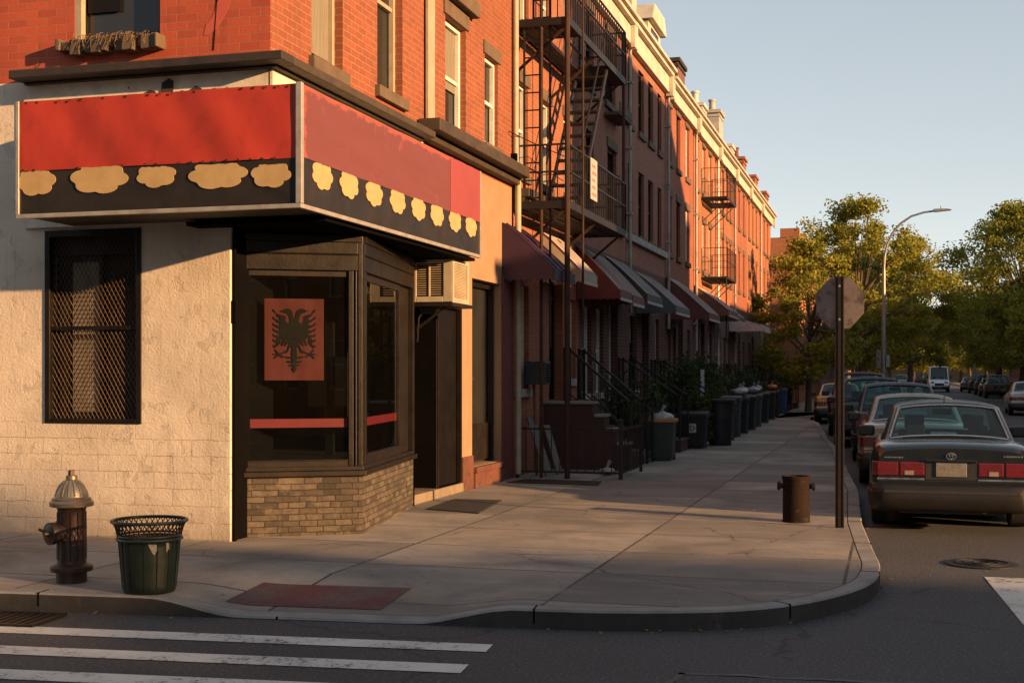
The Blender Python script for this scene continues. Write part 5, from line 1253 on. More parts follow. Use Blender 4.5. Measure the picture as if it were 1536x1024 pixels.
# ================================================================== trees
def leaf_mat(name, a, b_, c_):
    b = NB(name); co = b.coord(); n = b.noise(co, .9, 4, .6); n2 = b.noise(co, 7, 3, .6)
    c = b.mix(b.ramp(n, .35, .68), a, b_); c = b.mix(b.math('MULTIPLY', b.ramp(n2, .5, .75), .6), c, c_)
    b.base(c); b.set(Roughness=.6); b.p.inputs['Specular IOR Level'].default_value = .25
    tr = b.n('ShaderNodeBsdfTranslucent'); b.l(c, tr.inputs[0]); mx = b.n('ShaderNodeMixShader'); mx.inputs[0].default_value = .42
    out = b.t.nodes['Material Output']; b.l(b.p.outputs[0], mx.inputs[1]); b.l(tr.outputs[0], mx.inputs[2]); b.l(mx.outputs[0], out.inputs[0])
    return b.m
M['leaf'] = leaf_mat('spring_leaves', (.205, .22, .026), (.30, .265, .036), (.085, .105, .018))
M['leaf_dark'] = leaf_mat('dark_leaves', (.035, .06, .018), (.055, .075, .02), (.02, .035, .012))
M['leaf_lime'] = leaf_mat('yellow_green_leaves', (.055, .07, .014), (.085, .09, .02), (.03, .04, .01))
def crown_trunk(seed, H, Rr, z0, nclump, per, ls):
    r_ = random.Random(seed); t = MB(); lf = MB()
    top = Vector((r_.uniform(-.3, .3), r_.uniform(-.3, .3), H * .55)); base = Vector((0, 0, -.05))
    pts = [base, Vector((.03, .02, H * .12)), Vector((r_.uniform(-.1, .1), r_.uniform(-.1, .1), H * .28)), top]
    t.tube(pts, [H * .022, H * .017, H * .014, H * .008], 9)
    cl = []
    while len(cl) < nclump:
        th = r_.uniform(0, 2 * math.pi); v = r_.uniform(0, 1); zc = z0 + (H - z0) * v
        prof = math.sin(math.pi * min(1, .12 + .85 * v)) ** .75 * (1.0 - .25 * v)
        rr = Rr * prof * math.sqrt(r_.uniform(.12, 1)) * (1 + .22 * math.sin(th * 3 + seed) + .15 * math.sin(th * 5 + v * 6))
        c = Vector((rr * math.cos(th), rr * math.sin(th), zc)); cl.append(c)
        if r_.random() < .55:
            s = pts[1].lerp(top, r_.uniform(.35, 1)) if zc > H * .35 else pts[2].lerp(pts[1], r_.uniform(0, .4))
            mid = s.lerp(c, .5) + Vector((0, 0, .06 * (c - s).length)); L = (c - s).length
            t.tube([s, mid, c], [.028 * H * .16 + .02, .03, .012], 5, cap=False)
    for c in cl:
        R_ = Rr * r_.uniform(.10, .22); fl = r_.uniform(.5, .85)
        for k in range(int(per * r_.uniform(.5, 1.3))):
            d = Vector((r_.gauss(0, 1), r_.gauss(0, 1), r_.gauss(0, 1))).normalized() * R_ * r_.uniform(.25, 1.12)
            d.z *= fl; p = c + d; s = ls * r_.uniform(.6, 1.25)
            u = Vector((r_.gauss(0, 1), r_.gauss(0, 1), r_.gauss(0, .8))).normalized(); v = u.cross(Vector((r_.gauss(0, 1), r_.gauss(0, 1), r_.gauss(0, 1)))).normalized()
            lf.add([p - u * s * .5, p - v * s * .28, p + u * s * .5, p + v * s * .28], [(0, 1, 2, 3)])
    return t, lf
PROTO = {}
def proto(k, *a):
    t, l = crown_trunk(*a); PROTO[k] = (t.build('trunk', 'bark', smooth=True), l.build('crown', 'leaf'))
proto('tall', 11, 10.3, 4.1, 2.2, 115, 270, .19)
proto('wide', 23, 12.6, 6.6, 2.8, 155, 265, .24)
proto('low', 37, 7.4, 3.0, 1.3, 75, 210, .19)
used = set()
def tree(label, x, y, k, s=1.0, rz=0.0, mat=None, group=None):
    t = thing('street_tree', label, 'tree', (x, y, SW), rz, group); t.scale = (s, s, s)
    for o in PROTO[k]:
        c = o if (k, o.name) not in used else o.copy()
        if c is not o: COL.objects.link(c)
        used.add((k, o.name)); c.parent = t
        if mat and c.name.startswith('crown'): c.material_slots[0].link = 'OBJECT'; c.material_slots[0].material = M[mat]
    return t
tree('tall sunlit yellow green tree behind the stop sign', -1.6, 68, 'tall', 1.0, .4)
tree('lower shaded tree brushing the end of the house row', -3.4, 57.5, 'low', 1.0, 0)
tree('leafy tree rising behind the street lamp', 1.2, 82, 'tall', .95, 2.1)
tree('broad tree farther along behind the sunlit tall tree', -2.2, 98, 'wide', .85, 1.0)
tree('big spreading tree over the parked dark cars', 8.4, 92, 'wide', 1.0, 0)
tree('tree with low golden boughs next to the big spreading tree', 8.6, 112, 'tall', 1.0, 3.0)
tree('unseen tree added on the cross street to dapple the foreground sun', 38.5, -4.4, 'tall', 1.0, 1.0)  # unseen tree added to break up sun on the foreground
tree('second unseen tree added to dapple the foreground sun, nearer the warehouse', 46.5, -4.6, 'tall', .86, 2.4)  # unseen, added for dappling; scaled down to keep the flag sunlit
tree('tree at the frame side nearest the silver car', 8.6, 68, 'low', 1.3, 1.3)
for k, (x, y, p, s) in enumerate(((-3, 125, 'tall', 1.0), (-4, 150, 'wide', .9), (10.5, 140, 'wide', .8), (11, 165, 'tall', 1.1), (-2, 190, 'wide', .9), (4, 235, 'wide', .9), (12, 215, 'wide', .95), (20, 225, 'wide', 1.0), (-9, 225, 'wide', 1.0), (-16, 210, 'wide', 1.0), (9, 250, 'wide', 1.0), (-12, 262, 'low', 2.0), (0, 265, 'low', 2.1), (6, 258, 'low', 1.8), (13, 262, 'low', 2.2), (22, 260, 'low', 2.0), (31, 258, 'low', 2.2), (40, 255, 'wide', 1.0))):
    tree('dark green tree massed at the far end of the street', x, y, p, s, k * 1.7, None, 'trees at the far end of the street')
def shrub(label, x, y, h, r, mat, seed, z=SW, n=900, ls=.06, sp=False):
    r_ = random.Random(seed); s = thing('shrub', label, 'shrub', (x, y, z)); l = MB(); st = MB()
    for k in range(7): st.tube([(x + r_.uniform(-.05, .05), y + r_.uniform(-.05, .05), z), (x + r_.uniform(-r, r) * .6, y + r_.uniform(-r, r) * .6, z + h * r_.uniform(.5, .9))], .012, 5, r2=.005)
    st.build('stems', 'bark', s)
    cl = [(r_.uniform(-r, r) * .8, r_.uniform(-r, r) * .8, h * r_.uniform(.15, .92)) for _ in range(16)]
    for k in range(n):
        c = r_.choice(cl); p = Vector((x + c[0] + r_.gauss(0, r * .25), y + c[1] + r_.gauss(0, r * .25), max(z + .02, z + c[2] + r_.gauss(0, h * .1))))
        u = Vector((r_.gauss(0, 1), r_.gauss(0, 1), r_.gauss(0, 1))).normalized(); v = u.cross(Vector((r_.gauss(0, 1), r_.gauss(0, 1), r_.gauss(0, 1)))).normalized(); q = ls * r_.uniform(.6, 1.3)
        l.add([p - u * q, p - v * q * .5, p + u * q, p + v * q * .5], [(0, 1, 2, 3)])
    l.build('foliage', mat, s); return s
shrub('narrow yellow green shrub between the stickered bin and the big round can', -4.15, 29.75, 1.15, .20, 'leaf_lime', 3)
shrub('dark shrub in the yard behind the white bag', -4.9, 25.6, 1.5, .5, 'leaf_dark', 4, n=1400)
shrub('dark leafy shrub rising over the big round can', -4.75, 30.6, 1.9, .5, 'leaf_dark', 5, n=1500)
shrub('dark bushy shrub beside the white board', -4.9, 34.2, 2.0, .6, 'leaf_dark', 6, n=1600)
shrub('dark olive shrub leaning over the bagged bins', -4.6, 35.6, 1.7, .55, 'leaf_lime', 7, n=1400)
for k, y in enumerate((39.5, 43.8, 48.4, 53.5)): shrub('dim far shrub in the yards along the row', -4.85, y, 1.7, .6, 'leaf_dark', 20 + k, n=1000, ls=.08)['group'] = 'far shrubs along the row'

# ================================================================== cars
def paint(name, c, rough=.28, metal=.35):
    b = NB(name); co = b.coord(); n = b.noise(co, 3.5, 5, .65); n2 = b.noise(co, 40, 3, .7); sx = b.n('ShaderNodeSeparateXYZ'); b.l(co, sx.inputs[0])
    c1 = b.mix(b.math('MULTIPLY', b.ramp(n, .45, .8), .5), c, tuple(min(1, x * .7 + .02) for x in c))
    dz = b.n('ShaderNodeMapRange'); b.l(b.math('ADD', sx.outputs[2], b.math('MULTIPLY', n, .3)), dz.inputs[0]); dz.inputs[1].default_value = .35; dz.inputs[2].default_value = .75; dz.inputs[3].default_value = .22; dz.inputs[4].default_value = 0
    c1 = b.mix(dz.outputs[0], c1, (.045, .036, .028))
    b.base(c1); b.set(Metallic=metal); b.p.inputs['Coat Weight'].default_value = .65; b.p.inputs['Coat Roughness'].default_value = .07
    b.l(b.math('ADD', b.math('MULTIPLY', n, .18), rough - .08), b.p.inputs['Roughness'])
    return b.m
M['car_glass'] = glassmat('car_glass', tint=(.62, .85, .84), dirt=.03, dcol=(.12, .16, .16))
M['tail_red'] = surf('tail_light_lens', (.13, .006, .008), (.08, .004, .006), 14, .25, bump=.1, bscale=40, coat=.6)
M['tail_clear'] = surf('reverse_lamp_lens', (.26, .20, .17), (.2, .15, .13), 14, .3, bump=0, coat=.5)
M['chrome'] = surf('dull_chrome', (.62, .60, .56), (.45, .42, .38), 8, .18, metal=.95, bump=0)
M['plate'] = surf('grimy_plate', (.17, .165, .155), (.10, .096, .09), 16, .6, bump=.4, bscale=55)
M['trim_black'] = surf('black_trim', (.014, .014, .014), (.022, .021, .02), 6, .5, bump=.1)
M['tyre'] = surf('tyre_rubber', (.016, .015, .014), (.03, .027, .024), 8, .85, bump=.3)
M['rim'] = surf('alloy_rim', (.36, .35, .33), (.24, .23, .21), 8, .35, metal=.8, bump=0)
M['seat'] = surf('dark_car_seat', (.009, .009, .009), (.013, .013, .013), 6, .95, bump=.1, spec=.1)
P = {n: paint(n, c) for n, c in (('charcoal_paint', (.008, .009, .011)), ('champagne_paint', (.30, .22, .15)), ('blue_grey_paint', (.07, .085, .10)), ('dark_green_paint', (.02, .03, .03)), ('maroon_car_paint', (.06, .022, .02)), ('amber_paint', (.42, .19, .04)), ('silver_paint', (.40, .42, .44)), ('black_car_paint', (.014, .015, .017)), ('white_van_paint', (.66, .67, .68)), ('bronze_car_paint', (.16, .12, .085)))}
SED = dict(L=4.75, w=.89, zb=.23, zsh=.82, deck=[(0, .925), (.05, .96), (.14, .985), (.35, 1.0), (.7, 1.015), (1.2, 1.0), (3.2, .985), (3.5, .95), (4.2, .86), (4.6, .78), (4.72, .70), (4.75, .58)], wh=(.98, 3.72, .315), g=(.62, 1.42, 2.6, 3.45), zr=1.425, wb=.785, wr=.60, belt=1.0)
SUVP = dict(L=4.6, w=.91, zb=.28, zsh=.95, deck=[(0, 1.02), (.05, 1.06), (.14, 1.08), (.4, 1.09), (1.2, 1.08), (3.2, 1.06), (3.5, 1.04), (4.2, .98), (4.5, .90), (4.57, .8), (4.6, .66)], wh=(.92, 3.68, .34), g=(.06, .62, 2.6, 3.45), zr=1.66, wb=.82, wr=.64, belt=1.07)
VANP = dict(L=5.7, w=.98, zb=.30, zsh=1.15, deck=[(0, 1.2), (.1, 1.25), (4.8, 1.22), (5.1, 1.18), (5.5, 1.05), (5.66, .85), (5.7, .7)], wh=(1.1, 4.6, .36), g=(.02, .12, 4.1, 5.1), zr=2.45, wb=.93, wr=.82, belt=1.2)
def interp(tab, y):
    if y <= tab[0][0]: return tab[0][1]
    for (a, b), (c, d) in zip(tab, tab[1:]):
        if y <= c: return b + (d - b) * (y - a) / (c - a)
    return tab[-1][1]
def make_car(D, name, label, cat, pm, detail=1, kind='sedan', roofbar=False):
    root = thing(name, label, cat); L, w = D['L'], D['w']; yr, yf, rw = D['wh']; ra = rw + .055
    ys = sorted({0, .03, .06, .14, .3, .45, *[yr + ra * t for t in (-1.001, -.999, -.95, -.8, -.55, -.28, 0, .28, .55, .8, .95, .999, 1.001)], *[yf + ra * t for t in (-1.001, -.999, -.95, -.8, -.55, -.28, 0, .28, .55, .8, .95, .999, 1.001)], 1.7, 2.3, 2.9, *[L - q for q in (.35, .2, .1, .04, 0)]})
    ys = [y for y in ys if 0 <= y <= L]
    def hw(y):
        e = min(y, L - y); return w * (1 - .11 * max(0, 1 - e / .36) ** 2)
    def zb(y):
        for c in (yr, yf):
            if abs(y - c) < ra: return max(D['zb'], rw + math.sqrt(max(0, ra * ra - (y - c) ** 2)) * 1.0)
        e = min(y, L - y); return D['zb'] + .05 * max(0, 1 - e / .3)
    body = MB(); secs = []
    for y in ys:
        W_, zt, b0 = hw(y), interp(D['deck'], y), zb(y); zs = max(b0 + .03, min(D['zsh'], zt - .07))
        hp = [(0, b0), (W_ * .80, b0), (W_ * .955, b0 + .0), (W_ * .985, b0 + (zs - b0) * .12), (W_, b0 + (zs - b0) * .45), (W_ * 1.0, b0 + (zs - b0) * .78), (W_ * .985, zs), (W_ * .955, zs + (zt - zs) * .55), (W_ * .90, zt - .016), (W_ * .80, zt + .004), (W_ * .4, zt + .026), (0, zt + .034)]
        secs.append([(x, y, z) for x, z in hp] + [(-x, y, z) for x, z in hp[-2:0:-1]])
    n = len(secs[0]); b0 = len(body.v)
    for s in secs: body.v += s
    for i in range(len(secs) - 1):
        for k in range(n): body.f.append((b0 + i*n + k, b0 + i*n + (k+1) % n, b0 + (i+1)*n + (k+1) % n, b0 + (i+1)*n + k)[::-1])
    body.f.append(tuple(b0 + k for k in range(n))); body.f.append(tuple(b0 + (len(secs)-1)*n + k for k in range(n-1, -1, -1)))
    bo = body.build('body', pm, root, local=True, smooth=True, split=50)
    # greenhouse
    g0, g1, g2, g3 = D['g']; zr, wb, wr, bl = D['zr'], D['wb'], D['wr'], D['belt']
    gl = g1 - g0
    us = [g0] + [g0 + gl * t for t in (.06, .12, .3, .5, .7, .86, .94, 1.0, 1.07, 1.16)] + [(g1 + g2) / 2 - .06, (g1 + g2) / 2 + .06] + [g2 - .12, g2 - .02, g2 + .06] + [g2 + (g3 - g2) * t for t in (.2, .4, .6, .8, .92, .97, 1.0)]
    us = sorted(set(round(u, 4) for u in us))
    def top(y):
        if y < g1: t = (y - g0) / gl; h = t if t < .85 else .85 + (t - .85) * .82
        elif y < g2: h = 1.0 - .02 * abs((y - (g1 + g2) / 2) / (g2 - g1) * 2) ** 2
        else: t = (g3 - y) / (g3 - g2); h = t if t < .85 else .85 + (t - .85) * .82
        return bl - .03 + (zr - bl + .03) * min(1, h * 1.027 if h < 1 else 1)
    def sec(y):
        zt = top(y); zz0 = bl - .035
        X = lambda z: wb - (wb - wr) * max(0, min(1, (z - zz0) / (zr - zz0))) - (.0)
        endf = max(0, 1 - (y - g0) / gl) if y < g1 else (max(0, 1 - (g3 - y) / (g3 - g2)) if y > g2 else 0)
        sh = 1 - .05 * endf
        zc = max(zz0, zt - .05)
        h = [(X(zz0) * sh, zz0), (X(zz0 + (zc - zz0) * .12) * sh, zz0 + (zc - zz0) * .12), (X(zz0 + (zc - zz0) * .55) * sh, zz0 + (zc - zz0) * .55), (X(zc) * sh, zc), (X(zt) * sh - .014, zt - .026), (X(zt) * sh - .075, zt - .002), (X(zt) * .62, zt + .022), (X(zt) * .3, zt + .036), (0, zt + .04)]
        return [(x, y, z) for x, z in h] + [(-x, y, z) for x, z in h[-2::-1]]
    S_ = [sec(u) for u in us]; m = len(S_[0]); shell = MB(); rg, wg, sg_, sg2 = MB(), MB(), MB(), MB()
    mid = (g1 + g2) / 2
    for i in range(len(us) - 1):
        yc = (us[i] + us[i+1]) / 2
        for k in range(m - 1):
            kk = min(k, m - 2 - k); q = [S_[i][k], S_[i+1][k], S_[i+1][k+1], S_[i][k+1]]
            tgt = shell
            if kk >= 5 and g0 + gl * .10 < yc < g0 + gl * .90: tgt = rg
            elif kk >= 5 and g2 + .06 < yc < g3 - .05: tgt = wg
            elif kk in (1, 2) and ((g1 + .02 < yc < mid - .05) or (mid + .05 < yc < g2 + .03)) and not (kind == 'van' and yc < mid + 1.2): tgt = sg_ if k < m // 2 else sg2
            tgt.quad(*q[::-1] if False else q)
    sh = shell.build('roof', pm, root, local=True, smooth=True, split=45); so = sh.modifiers.new('s', 'SOLIDIFY'); so.thickness = .02; so.offset = -1
    if kind == 'van':
        rg.build('rear_door_skin', pm, root, local=True, smooth=True)
    else: rg.build('rear_window', 'car_glass', root, local=True, smooth=True)
    wg.build('windscreen', 'car_glass', root, local=True, smooth=True); sg_.build('side_window', 'car_glass', root, local=True); sg2.build('side_window', 'car_glass', root, local=True)
    # rear window surround
    if detail and kind != 'van':
        i0 = us.index(min(us, key=lambda u: abs(u - (g0 + gl * .12)))); i1 = us.index(min(us, key=lambda u: abs(u - (g0 + gl * .86))))
        t = MB(); up = Vector((0, -.009, .009))
        for kk in (5, m - 6): t.tube([Vector(S_[i][kk]) + up + Vector((.012 if kk == 5 else -.012, 0, .004)) for i in range(i0, i1 + 1)], .011, 6)
        t.tube([Vector(S_[i0][k]) + up for k in range(5, m - 5)], .012, 6); t.tube([Vector(S_[i1][k]) + up for k in range(5, m - 5)], .010, 6)
        t.build('window_trim', 'chrome' if kind == 'sedan' else 'trim_black', root, local=True)
    # cabin
    c = MB().box(-wb * .9, wb * .9, g0 + .25, g3 - .3, .5, bl - .06)
    for sx in (-1, 1):
        c.box(sx * .36 - .2, sx * .36 + .2, g0 + gl * .75, g0 + gl * .75 + .12, bl - .1, bl + .03); c.box(sx * .36 - .11, sx * .36 + .11, g0 + gl * .75 + .02, g0 + gl * .75 + .1, bl + .04, bl + .17)
        c.box(sx * .36 - .2, sx * .36 + .2, mid + .1, mid + .22, bl - .1, bl + .08); c.box(sx * .36 - .12, sx * .36 + .12, mid + .11, mid + .2, bl + .10, bl + .27)
    c.box(-.12, .12, g2 + .1, g2 + .13, zr - .17, zr - .09)
    c.build('seats', 'seat', root, local=True, bevel=.045, seg=3)
    # wheels
    for (yy, sx) in ((yr, 1), (yr, -1), (yf, 1), (yf, -1)):
        xw = sx * (w - .115)
        wh = MB().lathe([(rw*.62, -.10), (rw*.92, -.10), (rw, -.075), (rw, .075), (rw*.92, .10), (rw*.62, .10)], (xw, yy, rw), 26, ax='x').build('wheel', 'tyre', root, local=True, smooth=True)
        r_ = MB().lathe([(rw*.64, .0), (rw*.64, sx*.101), (rw*.58, sx*.095), (rw*.5, sx*.06), (rw*.16, sx*.075), (.02, sx*.08)], (xw, yy, rw), 20, ax='x')
        for q in range(5):
            a = 2 * math.pi * q / 5; r_.bar((xw + sx*.085, yy, rw), (xw + sx*.088, yy + math.cos(a)*rw*.58, rw + math.sin(a)*rw*.58), .05, .02)
        r_.build('rim', 'rim', wh, local=True)
    m_ = MB().box(-w*.9, w*.9, yr - ra - .02, yr + ra + .02, D['zb'] + .02, rw + ra - .03); m_.box(-w*.9, w*.9, yf - ra - .02, yf + ra + .02, D['zb'] + .02, rw + ra - .03)
    m_ = MB().box(-w*.62, w*.62, .2, L - .2, D['zb'] - .03, D['zb'] + .06); m_.box(-w*.66, w*.66, yr - ra, yr + ra, D['zb'], rw + ra); m_.box(-w*.66, w*.66, yf - ra, yf + ra, D['zb'], rw + ra)
    m_.build('underbody', 'trim_black', root, local=True)
    if kind == 'van':
        for sx in (-1, 1):
            MB().box(sx*.62 - .16, sx*.62 + .16, L - .17, L - .03, .82, 1.02).build('headlight', 'tail_clear', root, local=True, bevel=.03)
            MB().box(sx*(w + .02), sx*(w + .16), 4.85, 4.95, 1.3, 1.6).build('mirror', 'trim_black', root, local=True, bevel=.03)
        MB().box(-.42, .42, L - .06, L + .01, .62, .86).build('grille', 'trim_black', root, local=True, bevel=.02)
        MB().box(-w*.96, w*.96, L - .25, L + .06, .34, .58).build('bumper', 'trim_black', root, local=True, bevel=.05, seg=3)
        MB().box(-.26, .26, L + .0605, L + .075, .44, .54).build('licence_plate', 'plate', root, local=True)
        return root
    # rear: bumper, lamps, plate
    zbm0, zbm1 = (.25, .55) if kind == 'sedan' else (.32, .62)
    bp = MB(); NB_ = 14
    prof = [(0, zbm0), (.045, zbm0 - .004), (.09, zbm0 + .05), (.10, zbm0 + .14), (.095, zbm1 - .06), (.07, zbm1 - .012), (.03, zbm1), (-.06, zbm1 + .004)]
    rows = []
    for i in range(NB_ + 1):
        t = -1 + 2 * i / NB_; s = math.sin(t * math.pi / 2)
        if abs(t) > .82:
            q = (abs(t) - .82) / .18; bx = (w * .93 + .03 * q ** .5 + .0) * (1 if t > 0 else -1); by = .42 * q ** 1.6; ox, oy = (.55 * q) * (1 if t > 0 else -1), 1 - .9 * q
        else: bx = w * .93 * t / .82; by = .012 * (t / .82) ** 2; ox, oy = 0, 1
        rows.append([(bx + ox * o, by + .02 - oy * o, z) for o, z in prof])
    k_ = len(prof)
    for r_ in rows: bp.v += r_
    for i in range(NB_):
        for k in range(k_ - 1): bp.f.append((i*k_ + k, (i+1)*k_ + k, (i+1)*k_ + k + 1, i*k_ + k + 1))
    bp.build('bumper', 'bumper_paint', root, local=True, smooth=True, split=70)
    m_ = MB()
    for i in range(NB_):
        a, b = Vector(rows[i][4]), Vector(rows[i+1][4]); m_.bar(a + Vector((0, -.004, -.02)), b + Vector((0, -.004, -.02)), .012, .03)
    m_.build('bumper_moulding', 'trim_black' if kind != 'sedan' else 'bumper_strip', root, local=True)
    f_ = 1.0
    if kind == 'sedan':
        for sx in (-1, 1):
            def bx_(a, b): return (min(sx*a, sx*b), max(sx*a, sx*b))
            x0, x1 = bx_(.285, .555); tl = MB().box(x0, x1, -.014, .06, .645, .80).build('tail_light', 'tail_red', root, local=True, bevel=.012)
            tw_ = MB(); 
            tw_.prism([(.572, -.012), (.80, -.004), (.855, .05), (.862, .16), (.80, .16), (.572, .06)] if sx > 0 else [(-.572, -.012), (-.80, -.004), (-.855, .05), (-.862, .16), (-.80, .16), (-.572, .06)], (0, 0, .645), (1, 0, 0), (0, 1, 0), (0, 0, 1), .155)
            tw_.build('tail_light', 'tail_red', root, local=True, bevel=.008)
            [MB().box(x0 + .004, x1 - .004, -.0165, -.013, .66 + .03 * q_, .664 + .03 * q_).build('lens_rib', 'tail_red', tl, local=True) for q_ in range(5)]
            x0, x1 = bx_(.40, .50); MB().box(x0, x1, -.019, -.010, .655, .705).build('reverse_lamp', 'tail_clear', tl, local=True)
            x0, x1 = bx_(.285, .80); MB().box(x0, x1, -.012, .05, .60, .618).build('trim_strip', 'chrome', root, local=True)
        MB().box(-.275, .275, -.006, .05, .605, .80).build('plate_recess', 'trim_black', root, local=True)
        MB().box(-.275, .275, -.035, .05, .802, .83).build('trunk_handle_strip', pm, root, local=True, bevel=.008)
        pz = .64
    else:
        for sx in (-1, 1):
            a, b = sorted((sx*.62, sx*.85)); MB().box(a, b, -.015, .2, .72, 1.06).build('tail_light', 'tail_red', root, local=True, bevel=.02)
        MB().box(-.33, .33, -.008, .05, .70, .92).build('plate_recess', 'trim_black', root, local=True)
        pz = .74
    pl = MB().box(-.165, .165, -.022, -.008, pz, pz + .155).build('licence_plate', 'plate', root, local=True, bevel=.004)
    if detail:
        m_ = MB().tube([(.052 * math.cos(2*math.pi*k/20), -.012, .872 + .036 * math.sin(2*math.pi*k/20)) for k in range(21)], .006, 5)
        m_.tube([(.02 * math.cos(2*math.pi*k/14), -.014, .875 + .03 * math.sin(2*math.pi*k/14)) for k in range(15)], .005, 5); m_.tube([(.036 * math.cos(2*math.pi*k/14), -.014, .892 + .012 * math.sin(2*math.pi*k/14)) for k in range(15)], .005, 5)
        if kind == 'sedan': m_.build('badge', 'chrome', root, local=True)
        if kind == 'sedan':
            m_ = MB()
            for k in range(7): m_.box(.55 + k * .03, .572 + k * .03, -.006, .012, .868, .884)
            for k in range(8): m_.box(-.72 + k * .026, -.70 + k * .026, -.006, .012, .842, .856)
            m_.build('model_lettering', 'chrome', root, local=True)
            m_ = MB().box(-.80, .80, -.0035, .02, .585, .592); m_.build('trunk_gap', 'trim_black', root, local=True)
            MB().tube([(.35, .1, .26), (.35, -.03, .26)], .026, 10).build('exhaust', 'iron', root, local=True)
    for sx in (-1, 1):
        yv = g2 + .35
        m_ = MB(); xa, xb = sorted((sx*(w - .03), sx*(w + .19))); m_.box(xa, xb, yv, yv + .13, bl - .045, bl + .10); mi = m_.build('mirror', 'trim_black', root, local=True, bevel=.035, seg=3)
        xa, xb = sorted((sx*(w + .02), sx*(w + .17))); MB().box(xa, xb, yv - .006, yv + .004, bl - .02, bl + .08).build('mirror_glass', 'trim_black', mi, local=True)
        m_ = MB()
        for ya, yb in ((g1 - .25, mid), (mid + .04, g3 - .35)):
            xx = sx * (w * 1.002); 
            m_.box(min(xx, xx + sx*.006), max(xx, xx + sx*.006), ya + .06, ya + .20, D['zsh'] - .10, D['zsh'] - .07)
        m_.build('door_handles', 'trim_black', root, local=True)
        m_ = MB(); xx = sx * (w * 1.0); m_.box(min(xx, xx + sx*.012), max(xx, xx + sx*.012), yr + ra + .05, yf - ra - .05, .50, .55); m_.build('side_moulding', 'trim_black', root, local=True)
    # front lamps
    for sx in (-1, 1):
        a, b = sorted((sx*.45, sx*.8)); MB().box(a, b, L - .14, L - .045, D['zsh'] - .22, D['zsh'] - .09).build('headlight', 'tail_clear', root, local=True, bevel=.02)
    MB().box(-w*.92, w*.92, L - .2, L + .05, zbm0, zbm1).build('front_bumper', pm, root, local=True, bevel=.05, seg=3)
    MB().tube([(-.02, g1 + .12, zr + .01), (-.02, g1 - .02, zr + .10)], .006, 5).build('aerial', 'trim_black', root, local=True)
    return root
M['bumper_paint'] = surf('dusty_dark_bumper', (.016, .014, .013), (.011, .010, .009), 3, .38, bump=.08, spec=.4)
M['bumper_strip'] = surf('dull_bumper_strip', (.035, .03, .026), (.025, .021, .018), 6, .4, bump=0)
def place(c, x, y, rz=0): c.location = (x, y, 0); c.rotation_euler = (0, 0, R(rz)); return c
def repaint(root, pm):
    for ch in root.children:
        if ch.name.split('.')[0] in ('body', 'roof', 'front_bumper', 'trunk_handle_strip', 'rear_door_skin'):
            ch.material_slots[0].link = 'OBJECT'; ch.material_slots[0].material = pm
def another(src, label, pm, x, y, rz=0, s=(1, 1, 1), group=None):
    c = copy_tree(src); c['label'] = label; c.scale = s
    if group: c['group'] = group
    repaint(c, pm); return place(c, x, y, rz)
c1 = place(make_car(SED, 'parked_car', 'dark charcoal sedan parked nearest, showing red tail lights and a grimy plate', 'car', P['charcoal_paint']), .66, 15.4)
another(c1, 'champagne sedan parked directly in front of the charcoal sedan', P['champagne_paint'], .40, 21.3, 1.0)
suv = place(make_car(SUVP, 'parked_car', 'blue grey hatchback parked ahead of the champagne sedan', 'car', P['blue_grey_paint'], kind='suv'), .17, 27.0, 1.5)
suv.scale = (1, 1, .955)
another(suv, 'dark green sport utility car third ahead of the charcoal sedan', P['dark_green_paint'], -.40, 32.4, 2, (1, 1, 1.01))
another(suv, 'tall dark maroon car fourth ahead of the charcoal sedan', P['maroon_car_paint'], -.80, 38.2, 2.2, (1, 1, 1.09))
another(c1, 'amber car parked farthest along the near kerb, poking past the others', P['amber_paint'], -1.72, 47.5, 2)
another(c1, 'silver sedan parked across the street, nearest on that side', P['silver_paint'], 5.75, 59, -2)
another(suv, 'black sport utility car under the big spreading tree', P['black_car_paint'], 7.45, 99, -2)
another(c1, 'bronze car just ahead of the black one under the big tree', P['bronze_car_paint'], 7.55, 107, -2)
another(suv, 'dark green car ahead of the bronze one across the street', P['dark_green_paint'], 7.7, 115, -2)
another(suv, 'black car two places ahead of the bronze one', P['black_car_paint'], 7.7, 124, -2)
another(c1, 'blue grey car close beside the white van', P['blue_grey_paint'], 7.5, 134, -2)
another(suv, 'silver car far down the street beyond the van, first past the lamp', P['silver_paint'], 1.15, 150, 0)
another(c1, 'small dark car far down the street between the silver car and the van', P['black_car_paint'], 2.3, 178, 0)
another(suv, 'maroon car far down the street touching the van outline', P['maroon_car_paint'], 3.6, 160, 0)
van = make_car(VANP, 'white_van', 'white high roof van coming up the middle of the street', 'van', P['white_van_paint'], kind='van')
place(van, 4.55, 137, 180)

